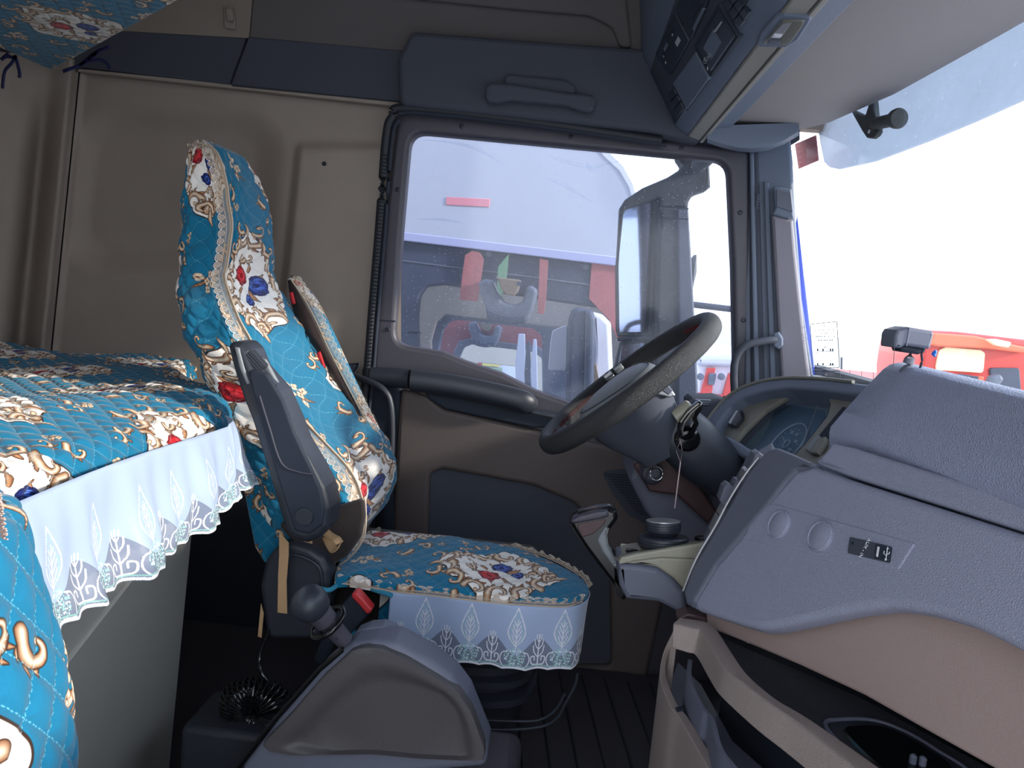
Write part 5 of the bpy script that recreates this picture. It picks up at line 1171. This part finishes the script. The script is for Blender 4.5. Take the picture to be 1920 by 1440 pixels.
# ------------------------------------------------------------------ steering wheel
sw = thing('steering_wheel', 'black leather steering wheel with grey hub and silver spokes', 'steering wheel', W(1185, 720, 1.55))
pa, pb = W(1030, 826, 1.55), W(1328, 606, 1.55); wc = (pa + pb) / 2; ea = (pb - pa).normalized(); RW_ = (pb - pa).length / 2 + .004
eb = Vector((0, -1, 0)); ew = eb.cross(ea)
if ew.z < 0: ew = -ew
def wp(a, r, h=0): return wc + ea * (math.cos(a) * r) + eb * (math.sin(a) * r) + ew * h
def torus(name, m, a0, a1, r, R_=RW_, parent=sw, n=96, flat=1.2, closed=True):
    return tube(name, [wp(a0 + (a1 - a0) * k / n, R_) for k in range(n + (0 if closed else 1))], r, m, parent, closed=closed, seg=20, flat=flat, up=ew)
torus('rim', M_rim, 0, 2 * math.pi, .0175)
for a0 in (.25, 2.65, 3.55, 5.75):
    st_ = []
    for k in range(28):
        a = a0 + k * .028; q = [wp(a + .008 * (1 if j % 2 else -1), RW_ - .0178, .002 + (j - 1.5) * .003) for j in range(4)]; st_.append(tube('', q, .0006, None, seg=4, raw=True))
    V, F = join(st_); mesh('rim_stitching', V, F, M_redsee, sw, kind='stuff')
# hub pad: domed
V = []; F = []; nr, na = 10, 48
hubc = wc - ea * .020
def hubp(a, r):
    sx = math.cos(a); sy = math.sin(a); rx = .098; ry = .085
    k = 1 - .10 * math.cos(3 * a)
    return hubc + ea * (sx * rx * r * k) + eb * (sy * ry * r * k)
secs = []
for r, h in ((.97, -.016), (1.0, -.006), (.97, .006), (.90, .016), (.75, .025), (.5, .032), (.25, .035), (.02, .036)):
    secs.append([hubp(a / na * 2 * math.pi, r) + ew * (h - .012) for a in range(na)])
loft('hub_pad', secs, M_hub, sw, ang=30)
secs = []
for r, h in ((.95, -.02), (.93, -.045), (.80, -.08), (.62, -.115), (.50, -.15)):
    secs.append([hubp(a / na * 2 * math.pi, r) + ew * (h - .012) for a in range(na)])
loft('hub_back', secs, M_navy, sw, ang=30)
for (a, wd, m) in ((math.pi, .030, M_silver), (math.pi * .5, .040, M_black), (math.pi * 1.5, .040, M_silver)):
    r0, r1 = .075, RW_ - .012; t = Vector(wp(a, 1) - wc).normalized(); s_ = t.cross(ew)
    q = [[wc + t * r + s_ * (w * y) + ew * (h + z) for y, z in ((-1, 0), (-.8, .006), (.8, .006), (1, 0), (.8, -.014), (-.8, -.014))] for r, w, h in ((r0, wd * 1.1, -.012), ((r0 + r1) / 2, wd * .8, -.010), (r1, wd * .72, -.002))]
    loft('spoke', q, m, sw, bevel=.003)
    rr = r1 - .035
    b_ = [[wc + t * r + s_ * (w * y) + ew * (.001 + z) for y, z in ((-1, 0), (-.85, .004), (.85, .004), (1, 0), (.85, -.014), (-.85, -.014))] for r, w in ((rr, wd * .9), (r1 + .004, wd * .95))]
    loft('spoke_boot', b_, M_rim, sw, bevel=.002)
# buttons on the far spoke
for i in range(3):
    for j in range(2):
        t = Vector((0, 1, 0)); s_ = t.cross(ew)
        c = wc - ea * .01 + t * (.060 + i * .019) + s_ * ((j - .5) * .026) + ew * (.030 - i * .005)
        R = Matrix((t, s_, ew)).transposed(); bt = box('button', c, (.016, .020, .008), M_hub if (i + j) % 2 else M_silver, sw, bevel=.002, rot=R)
        box('button_symbol', c + ew * .0043, (.002, .009, .0006), M_black2, sw, bevel=0, rot=R)
tube('hub_groove', [hubp(a / 30 * 2 * math.pi, .86) + ew * .008 for a in range(30)], .0012, M_navy, sw, closed=True, seg=6)
# column
co = thing('steering_column', 'dark steering column shroud with silver collar under the wheel', 'column', wc - ew * .15)
cb = wc - ew * .125 + ea * .02; cdn = (ew * -1 + ea * .15).normalized()
def ring(c, rx, ry, k=32, e=.8): return [c + ea * (rx * sp(math.cos(2 * math.pi * i / k), e)) + eb * (ry * sp(math.sin(2 * math.pi * i / k), e)) for i in range(k)]
loft('shroud', [ring(cb + cdn * t, rx, ry) for t, rx, ry in ((-.02, .045, .045), (0, .056, .052), (.03, .060, .056), (.09, .060, .056), (.15, .050, .050), (.19, .035, .04))], M_black, co, ang=40)
panel('silver_trim', M_silver, [(1226, 740), (1240, 728), (1252, 722), (1262, 734), (1268, 742), (1256, 746), (1240, 742)], PY(1.47), .03, co, r=.003, bevel=.003)
panel('dark_trim', M_dark, [(1238, 731), (1252, 722), (1262, 732), (1254, 741)], PY(1.466), .03, co, r=.002, bevel=.002)
lathe('stalk_boss', W(1290, 768, 1.50), (W(1310, 756, 1.50) - W(1280, 775, 1.50)), [(.016, -.03), (.018, 0), (.018, .006), (.013, .010)], M_tanlit, co, seg=24)
sg = thing('column_stalk', 'gloss black control stalk right of the steering wheel', 'stalk', W(1290, 790, 1.48))
panel('stalk_paddle', M_gloss, [(1272, 806), (1276, 790), (1290, 770), (1312, 752), (1319, 756), (1320, 764), (1308, 784), (1312, 796), (1300, 822), (1286, 828), (1274, 822)], PY(1.465), .028, sg, r=.006, bevel=.009, bres=4)
tube('paddle_edge', [W(u, v, 1.462) for u, v in [(1276, 792), (1290, 773), (1310, 756)]], .0016, MATS['warm_grey_console_underside'], sg, seg=6, smooth_n=3)
lathe('stalk_base', W(1288, 822, 1.50), (0, -1, 0), [(.024, -.03), (.026, 0), (.024, .012), (.018, .018), (.001, .020)], M_gloss, sg, seg=28)
# ------------------------------------------------------------------ things on and beyond the windscreen
dc = thing('dash_camera', 'dark faceted dash camera on a ball mount on the dash pad', 'camera', W(1712, 690, 1.02))
cY = 1.02
A = [(1675, 652), (1677, 628), (1682, 620), (1704, 613), (1750, 622), (1752, 626), (1745, 652), (1742, 655), (1700, 650), (1690, 654)]
panel('camera_body', M_dark, [(1676, 652), (1678, 627), (1683, 619), (1704, 613), (1750, 621), (1752, 626), (1746, 651), (1742, 655), (1698, 648), (1690, 653)], PY(cY), .045, dc, r=.002, bevel=.004)
panel('lens_block', M_black2, [(1688, 652), (1698, 646), (1738, 654), (1734, 662), (1722, 665), (1690, 660)], PY(cY + .008), .03, dc, r=.002, bevel=.003)
panel('facet_edge', M_cons, [(1699, 649), (1705, 614), (1707, 614), (1701, 649)], PY(cY - .0012), .004, dc, bevel=.0004)
tube('stem', [W(1708, 655, cY + .02), W(1706, 672, cY + .02), W(1702, 682, cY + .02)], .0065, M_dark, dc, seg=14)
lathe('ball_foot', W(1702, 690, cY + .02), (0, 0, 1), [(.010, -.008), (.009, -.002), (.005, .003), (.001, .005)], M_dark, dc, seg=24)
tube('cable', [W(1732, 655, cY), W(1728, 664, cY), W(1729, 676, cY), W(1724, 694, cY)], .0016, M_black2, dc, seg=8, smooth_n=5)
tube('wire', [W(1677, 650, cY), W(1675, 690, cY)], .0004, M_frame, dc, seg=4)
PWS = Pl(Vector((XW(1.8, .95) + .008, 1.8, .95)), (.10, -1, 0), (-.10, 0, 1))
bb_ = thing('blue_bead', 'tiny blue bead ornament stuck on the windscreen beside the dash camera', 'bead', WX(1752, 663, .66))
bp_ = WX(1752, 662, .66)
for dx, dz, r in ((0, 0, .0042), (.001, -.004, .003), (.0015, .003, .003), (-.002, -.002, .003)):
    lathe('bead', bp_ + Vector((0, -dx * 2, dz)), (1, 0, .1), [(.0003, -r), (r * .7, -r * .7), (r, 0), (r * .7, r * .7), (.0003, r)], M_bluebead, bb_, seg=12)
rs = thing('warning_sticker', 'red lettered sticker at the top corner of the windscreen', 'sticker', PWS.hit(1512, 285))
M_stick = mat('faded_red_sticker', (206, 120, 124), .5, var=.06); M_sticktext = mat('sticker_red_print', (180, 84, 90), .5)
sp_ = [(1490, 270), (1530, 253), (1535, 301), (1497, 317)]
def slocal(P): return P
panel('sticker_sheet', M_stick, sp_, PWS, .0012, rs, r=.003, bevel=.0003)
for k in range(13):
    t = (k + .8) / 14; a = (1490 + 7 * t, 270 + 47 * t); b = (1530 + 5 * t, 253 + 48 * t); i0 = .10 + .12 * (k % 3 == 1); i1 = .92 - .25 * (k % 4 == 2)
    pa_ = (a[0] + (b[0] - a[0]) * i0, a[1] + (b[1] - a[1]) * i0); pb_ = (a[0] + (b[0] - a[0]) * i1, a[1] + (b[1] - a[1]) * i1)
    panel('print_line', M_sticktext, [pa_, pb_, (pb_[0], pb_[1] + 1.4), (pa_[0], pa_[1] + 1.4)], PWS.off(.0006), .0006, rs, bevel=.0001)
ws = thing('info_sticker', 'clear outlined sticker with small print at the lower windscreen corner', 'sticker', PWS.hit(1548, 690))
M_ink = mat('dark_ink', (60, 64, 66), .7); M_ink2 = mat('grey_ink', (130, 132, 134), .7)
PS_ = PWS
def rr_(pts, n=4): 
    ab = round2([PS_.ab(PS_.hit(*p)) for p in pts], .004, n); return [PS_.at(a, b, .001) for a, b in ab]
tube('sticker_outline', rr_([(1520, 608), (1570, 603), (1575, 689), (1524, 690)]), .0009, M_ink, ws, closed=True, seg=5)
tube('sticker_outline', rr_([(1522, 696), (1575, 696), (1577, 722), (1523, 722)]), .0009, M_ink, ws, closed=True, seg=5)
R_ = random.Random(3)
for (v, u0, u1) in ((611, 1545, 1547), (619, 1528, 1562), (625, 1540, 1556), (631, 1530, 1565), (638, 1534, 1560), (651, 1543, 1549)):
    u = u0
    while u <= u1:
        q = (v - (u - 1545) * .02)
        if R_.random() < .75: panel('print_mark', M_ink2, [(u, q - 1.3), (u + R_.uniform(.5, 1.4), q - 1.3), (u + 1, q + 1.3), (u, q + 1.2)], PS_.off(.001), .0006, ws, bevel=.0001)
        u += 2.6
for v in (656, 683):
    for u in (1533, 1543, 1557, 1561):
        panel('wheel_symbol', M_ink, [(u - 1, v - 2.4), (u + 1, v - 2.4), (u + 1.2, v + 2.4), (u - 1.2, v + 2.4)], PS_.off(.001), .0006, ws, bevel=.0001)
tube('axle_line', [PS_.hit(u, v) + PS_.n * .001 for u, v in ((1530, 663), (1538, 659), (1548, 658), (1566, 660))], .0005, M_ink, ws, seg=4)
tube('axle_line', [PS_.hit(u, v) + PS_.n * .001 for u, v in ((1534, 685), (1545, 687), (1567, 684))], .0005, M_ink, ws, seg=4)
text('weight_print', '11.5', PS_, (1549, 703), .008, M_ink2, ws)
# exterior sun visor with bracket
ev = thing('sun_visor', 'smoky translucent exterior sun visor above the windscreen', 'visor', W(1700, 250, 1.9))
PV = Pl(W(1548, 312, 2.06), (.10, -1, 0), (.12, 0, 1))
vp = [(1533, 234), (1538, 270), (1545, 304), (1556, 314), (1572, 317), (1640, 302), (1740, 264), (1830, 226), (1925, 183), (2200, 50), (2200, -260), (1600, 60)]
panel('visor_sheet', M_visor, vp, PV, .006, ev, r=.006, bevel=.001)
br = thing('visor_bracket', 'grey visor bracket with a round rubber stay', 'bracket', PV.hit(1630, 250))
PBk = PV.off(.06)
panel('bracket_plate', M_dust, [(1592, 200), (1600, 206), (1617, 214), (1622, 216), (1627, 200), (1634, 176), (1638, 186), (1641, 220), (1646, 226), (1646, 246), (1641, 254), (1634, 259), (1624, 258), (1616, 246), (1600, 218)], PBk, .012, br, r=.002, bevel=.003)
lathe('bolt', PBk.hit(1631, 247) + PBk.n * .001, PBk.n, [(.004, 0), (.004, .002), (.0005, .002)], M_nwhite, br, seg=14)
tube('stay', [PBk.hit(1642, 232), PBk.hit(1682, 223)], .013, M_dust, br, seg=16)
lathe('stay_end', PBk.hit(1684, 222), (PBk.hit(1684, 222) - PBk.hit(1642, 232)), [(.015, -.012), (.019, -.008), (.020, 0), (.017, .006), (.001, .008)], M_dust, br, seg=20)

# own exterior mirror outside the door window
em = thing('exterior_mirror', 'dusty grey exterior mirror assembly outside the driver door window', 'mirror', W(1270, 760, 2.36))
YM = 2.36
arm_pts = [(1268, 292), (1330, 296), (1333, 350), (1326, 356), (1308, 362), (1298, 368), (1292, 378), (1290, 392), (1238, 392), (1237, 376), (1232, 372), (1200, 382), (1174, 393), (1168, 404), (1163, 400), (1163, 388), (1172, 374), (1205, 352), (1252, 332), (1274, 318), (1279, 310)]
panel('mirror_arm', M_dust, arm_pts, PY(YM), .07, em, r=.004, bevel=.010, bres=3)
panel('mirror_frame', M_dust, [[(1162, 390), (1172, 376), (1238, 360), (1236, 400), (1226, 632), (1158, 632), (1156, 500)], [(1170, 394), (1228, 376), (1227, 400), (1218, 624), (1160, 624), (1159, 500)]], PY(YM + .01), .05, em, r=.006, bevel=.006)
panel('mirror_glass', M_mirror, [(1166, 388), (1230, 372), (1224, 628), (1158, 628), (1158, 500)], Pl(W(1200, 500, YM + .03), (1, .22, 0), (0, 0, 1)), .006, em, r=.004, bevel=.001)
panel('post', M_dust, [(1236, 388), (1292, 390), (1296, 470), (1304, 600), (1312, 780), (1222, 780), (1228, 600), (1232, 440)], PY(YM - .01), .09, em, r=.005, bevel=.014, bres=4)
panel('post_face', M_ngrey, [(1268, 392), (1291, 393), (1296, 470), (1303, 600), (1310, 780), (1270, 780), (1272, 600), (1270, 440)], PY(YM - .014), .02, em, r=.004, bevel=.006)
for v in (388, 408): tube('post_joint', [W(1237, v, YM - .013), W(1291, v + 3, YM - .013)], .0022, M_black2, em, seg=6)
panel('lower_mirror_frame', M_dust, [[(1162, 645), (1168, 637), (1222, 634), (1226, 640), (1226, 700), (1150, 735), (1152, 690)], [(1168, 648), (1218, 642), (1220, 695), (1158, 724), (1160, 690)]], PY(YM + .01), .04, em, r=.005, bevel=.005)
panel('lower_mirror_glass', M_mirror, [(1166, 645), (1220, 640), (1222, 700), (1156, 728)], Pl(W(1200, 680, YM + .03), (1, .3, 0), (0, 0, 1)), .005, em, bevel=.001)
for v in (636,): tube('mirror_joint', [W(1158, v, YM), W(1226, v - 2, YM)], .006, M_black2, em, seg=8)
em2 = tube('stay_bar', [W(1290, 570, YM + .06), W(1400, 583, YM + .06)], .010, M_ndark, em, seg=12)
lathe('round_housing', W(1300, 510, YM + .12), (1, -.2, 0), [(.001, -.02), (.03, -.016), (.045, -.004), (.045, .004), (.001, .01)], M_dust, em, seg=28, sx=1.2)

tube('mounting_stub', [W(1300, 318, YM + .03), W(1322, 300, YM - .04), Vector((.47, 2.19, 1.66))], .022, M_dust, em, seg=14)
# ------------------------------------------------------------------ neighbouring trucks through the side window
YN = 3.30
nt = thing('parked_truck', 'pale-sided truck parked right beside the driver door window', 'truck', (-.3, 4.2, -1.45))
panel('upper_side', M_lav, [(380, -350), (950, -330), (1060, 0), (1120, 240), (1160, 300), (1190, 345), (1208, 400), (1218, 450), (1222, 506), (1160, 498), (740, 447), (380, 404)], PY(YN), .08, nt, r=.04, bevel=.02)
panel('front_edge_strip', M_nwhite, [(1120, 262), (1142, 284), (1170, 312), (1188, 345), (1200, 390), (1205, 430), (1198, 430), (1190, 390), (1178, 350), (1160, 320), (1132, 294), (1116, 274)], PY(YN - .004), .02, nt, bevel=.004)
panel('rubbing_strip', mat('pale_violet_strip', (178, 180, 212), .5), [(380, 388), (740, 433), (1215, 488), (1218, 506), (1160, 499), (740, 449), (380, 404)], PY(YN - .006), .03, nt, bevel=.004)
panel('reflector_and_reflection', mat('pale_red_reflection', (232, 148, 158), .5), [(837, 369), (919, 373), (917, 388), (836, 384)], PY(YN - .004), .01, nt, bevel=.002)  # red rectangle is a reflection, built as a thin panel
hole1 = [(786, 700), (782, 600), (786, 556), (798, 538), (830, 534), (1170, 585), (1196, 600), (1204, 640), (1215, 1000), (790, 1000)]
panel('window_surround', M_ndark, [[(380, 400), (740, 447), (1160, 498), (1222, 506), (1235, 700), (1250, 1300), (380, 1300)], hole1], PY(YN + .02), .06, nt, r=[.0, .03], bevel=.012)
panel('dark_band', M_ngrey, [(380, 440), (752, 487), (1165, 540), (1166, 543), (752, 490), (380, 443)], PY(YN + .015), .012, nt, bevel=.003)
panel('window_glass', M_nglass, [hole1], PY(YN + .06), .006, nt, bevel=0)
for k, (u, v) in enumerate(((916, 476), (1098, 501))): lathe('screw', W(u, v, YN + .018), (0, -1, 0), [(.012, 0), (.012, .006), (.006, .007), (.001, .004)], M_ngrey, nt, seg=14)
# kerb mirror above its window
def kerb(parent, s, cx, cy, Y, name='kerb_mirror'):
    g = lambda L: [(cx + x * s, cy + y * s) for x, y in L]
    panel(name, M_ngrey, g([(-52, -34), (-40, -40), (-26, -38), (-20, -20), (-8, 2), (4, 8), (20, 8), (30, 2), (38, -24), (46, -28), (56, -22), (58, -14), (52, 12), (42, 36), (34, 44), (6, 44), (-18, 40), (-34, 32), (-38, 20), (-50, -16)]), PY(Y), .16 * s ** .3, parent, r=.012, bevel=.014, bres=3)
    panel('mirror_underside', M_ndark, g([(-38, 14), (-20, 24), (10, 30), (38, 28), (36, 42), (6, 46), (-18, 42), (-36, 34)]), PY(Y - .01), .03, parent, r=.006, bevel=.006)
    panel('mirror_bracket', M_ntan, g([(-22, -44), (28, -38), (22, -16), (14, -8), (0, -10), (-10, -22), (-14, -36)]), PY(Y - .02), .04, parent, r=.008, bevel=.006)
    for x, y in ((-20, -38), (24, -31)): lathe('bracket_screw', W(cx + x * s, cy + y * s, Y - .05), (0, -1, 0), [(.010 * s, 0), (.010 * s, .006), (.001, .006)], M_ndark, parent, seg=12)
kerb(nt, 1.0, 949, 563, YN - .10)
# inside of that cab: lining, far door frame
YN2 = 4.9
hole2 = [(826, 720), (822, 660), (830, 620), (842, 604), (860, 600), (1000, 616), (1016, 630), (1026, 1000), (830, 1000)]
panel('cab_lining', M_ntan, [[(600, 480), (1240, 540), (1260, 1300), (600, 1300)], [(812, 720), (808, 640), (818, 604), (834, 590), (1080, 618), (1100, 650), (1110, 1000), (812, 1000)]], PY(YN2 - .1), .05, nt, r=[0, .03], bevel=.01)
panel('far_door_frame', M_ndark, [[(640, 560), (1200, 590), (1260, 1300), (640, 1300)], hole2], PY(YN2), .06, nt, r=[0, .03], bevel=.01)
panel('cab_roof', M_ntan, [(600, 300), (1200, 380), (1240, 540), (600, 480)], PY(YN2 - .08), .02, nt, bevel=0)
# coloured reflections on the window glass, built as thin panels
for (q, m_, lab) in (([(872, 478), (886, 470), (900, 474), (907, 486), (902, 520), (896, 566), (862, 562), (866, 520)], M_fred, 'red'), ([(934, 500), (954, 476), (950, 520), (940, 560), (930, 560)], mat('green_reflection', (110, 150, 116), .6), 'green'), ([(1012, 485), (1028, 488), (1024, 560), (1020, 590), (1008, 588)], M_fred, 'red')):
    panel('window_reflection', m_, q, PY(YN + .0), .006, nt, bevel=.001, label=lab + ' reflection in the window')
panel('red_cab_edge', M_fred, [(1110, 484), (1222, 506), (1232, 640), (1160, 640), (1142, 600), (1104, 560)], PY(YN + .012), .01, nt, bevel=.002)
nm = thing('truck_mirror', 'dark mirror housing with white shell beyond the steering wheel', 'mirror', W(1090, 760, 3.0))
panel('housing', M_ndark, [(1060, 760), (1066, 600), (1072, 582), (1086, 577), (1112, 582), (1117, 600), (1112, 790), (1058, 800)], PY(3.0), .20, nm, r=.02, bevel=.02, bres=4)
tube('housing_seam', [W(1098, 582, 2.998), W(1094, 800, 2.998)], .003, M_black2, nm, seg=6)
panel('white_shell', M_nwhite, [(1108, 584), (1130, 590), (1146, 606), (1150, 700), (1150, 800), (1104, 790), (1112, 660)], PY(3.04), .16, nm, r=.02, bevel=.02, bres=4)
panel('tan_insert', M_ntan, [(1106, 670), (1118, 684), (1125, 720), (1124, 780), (1104, 780)], PY(3.02), .02, nm, bevel=.003)
panel('mirror_pane', M_lav, [(1032, 640), (1036, 620), (1064, 608), (1062, 694), (1028, 694)], PY(3.10), .02, nm, r=.01, bevel=.003)  # pale colour stands for the reflection in this pane
# second truck (red), seen through both windows of the first
rt = thing('parked_truck', 'red truck seen through the pale truck cab windows', 'truck', (-.5, 7, -1.45))
YR = 5.9
hole3 = [(866, 720), (862, 670), (870, 652), (884, 646), (1000, 660), (1016, 672), (1020, 1000), (866, 1000)]
panel('near_side', mat('dull_red_cab_side', (150, 62, 66), .5), [[(780, 560), (1120, 600), (1160, 1300), (780, 1300)], hole3], PY(YR), .06, rt, r=[0, .03], bevel=.02)
panel('window_frame', M_ngrey, [[(852, 760), (850, 660), (860, 640), (880, 634), (1010, 650), (1028, 668), (1032, 1000), (852, 1000)], hole3], PY(YR - .02), .05, rt, r=[.03, .03], bevel=.01)
kerb(rt, .56, 907, 626, YR - .12)
panel('far_side', mat('cream_cab_lining', (206, 196, 176), .8), [[(820, 600), (1080, 620), (1100, 1200), (820, 1200)], [(890, 740), (886, 690), (896, 680), (990, 690), (1000, 800), (1000, 1000), (890, 1000)]], PY(7.6), .05, rt, r=[0, .04], bevel=.01)
for (u0, u1, v0, m_) in ((972, 984, 626, M_nwhite), (988, 994, 640, M_ndark), (1000, 1006, 636, M_nwhite)):
    panel('door_pillar', m_, [(u0 - 6, v0 + 60), (u0, v0), (u1, v0), (u1 + 4, v0 + 180), (u0, v0 + 180)], PY(YR - .10), .03, rt, r=.01, bevel=.005)
yt = thing('parked_truck', 'distant truck with yellow and red stripes beyond the red truck', 'truck', (-1, 9.6, -1.45))
panel('cab_side', M_nwhite, [(820, 660), (1040, 690), (1060, 1000), (820, 1000)], PY(9.4), .3, yt, bevel=.02)
panel('yellow_panel', mat('yellow_panel', (226, 206, 110), .6), [(905, 676), (938, 678), (936, 688), (904, 686)], PY(9.36), .03, yt, bevel=.004)
panel('red_panel', M_redp, [(893, 672), (903, 673), (900, 730), (890, 728)], PY(9.36), .03, yt, bevel=.004)
panel('green_panel', mat('green_panel', (150, 170, 140), .6), [(904, 688), (942, 690), (940, 720), (904, 716)], PY(9.36), .03, yt, bevel=.004)

# ------------------------------------------------------------------ yard ahead
gd = box('ground', (30, 40, -1.5), (220, 220, .1), M_conc, bevel=0, kind=S); stag(gd, 'pale concrete yard', 'ground')
fc = thing('yard_fence', 'dusty pink yard fence far ahead beyond the sticker', 'fence', W(1640, 740, 22))
for k in range(9):
    u = 1528 + k * 22; panel('fence_panel', M_fence, [(u, 688 + k * 2.0), (u + 21, 690 + k * 2.0), (u + 21, 800), (u, 800)], PY(22), .08, fc, bevel=.005)
tube('lamp_post', [W(1578, 670, 24), W(1577, 800, 24)], .03, M_ndark, fc, seg=8)
tk = thing('red_truck', 'sunlit red truck cab ahead beyond the dash pad', 'truck', W(1830, 800, 8.5))
YT = 8.5
panel('cab_front', M_redp, [(1722, 900), (1724, 700), (1730, 660), (1738, 630), (1752, 620), (1800, 622), (1920, 636), (2050, 650), (2060, 900)], PY(YT), 1.2, tk, r=.05, bevel=.06)
panel('roof_visor', M_orange, [(1738, 646), (1752, 624), (1830, 630), (1880, 642), (1930, 652), (1930, 664), (1850, 654), (1760, 650)], PY(YT - .12), .12, tk, r=.03, bevel=.02)
panel('windscreen', M_cream, [(1756, 686), (1762, 656), (1774, 650), (1840, 656), (1848, 662), (1844, 700), (1756, 694)], PY(YT - .03), .04, tk, r=.04, bevel=.01)
panel('bonnet_band', M_orange, [(1740, 702), (1846, 706), (1842, 722), (1742, 718)], PY(YT - .05), .06, tk, r=.02, bevel=.01)
panel('wiper', M_ndark, [(1784, 712), (1800, 701), (1836, 706), (1834, 712), (1804, 710), (1792, 716)], PY(YT - .08), .03, tk, bevel=.005)
panel('dark_window', M_ndark, [(1856, 690), (1912, 690), (1916, 740), (1862, 740)], PY(YT - .03), .04, tk, r=.03, bevel=.01)
panel('door_mirror', M_ngrey, [(1854, 722), (1862, 706), (1878, 702), (1884, 712), (1872, 728)], PY(YT - .30), .12, tk, r=.03, bevel=.03)
panel('roof_marker', M_cream, [(1852, 637), (1870, 636), (1898, 642), (1892, 652), (1868, 648)], PY(YT - .26), .08, tk, r=.02, bevel=.01)
t2 = thing('tipper_truck', 'white topped truck with red stripes beyond the exterior mirror', 'truck', W(1340, 800, 11))
panel('body', M_nwhite, [(1306, 900), (1306, 664), (1312, 650), (1366, 652), (1420, 660), (1420, 900)], PY(11), 1.0, t2, r=.1, bevel=.05)
panel('roof', M_lav, [(1308, 672), (1310, 668), (1366, 668), (1420, 672), (1420, 690), (1308, 686)], PY(10.9), .2, t2, r=.05, bevel=.05)
for q in ([(1326, 690), (1342, 690), (1334, 742), (1312, 744)], [(1366, 700), (1390, 700), (1380, 760), (1352, 750)], [(1306, 736), (1372, 742), (1372, 760), (1306, 756)]):
    panel('red_stripe', M_redp, q, PY(10.9), .06, t2, bevel=.01)
panel('cab_window', M_ngrey, [(1330, 700), (1344, 700), (1340, 722), (1328, 722)], PY(10.85), .04, t2, r=.02, bevel=.01)
for (u, v) in ((1313, 706), (1352, 706)): lathe('lamp', W(u, v, 10.85), (0, -1, 0), [(.05, 0), (.05, .03), (.001, .04)], M_ngrey, t2, seg=14)
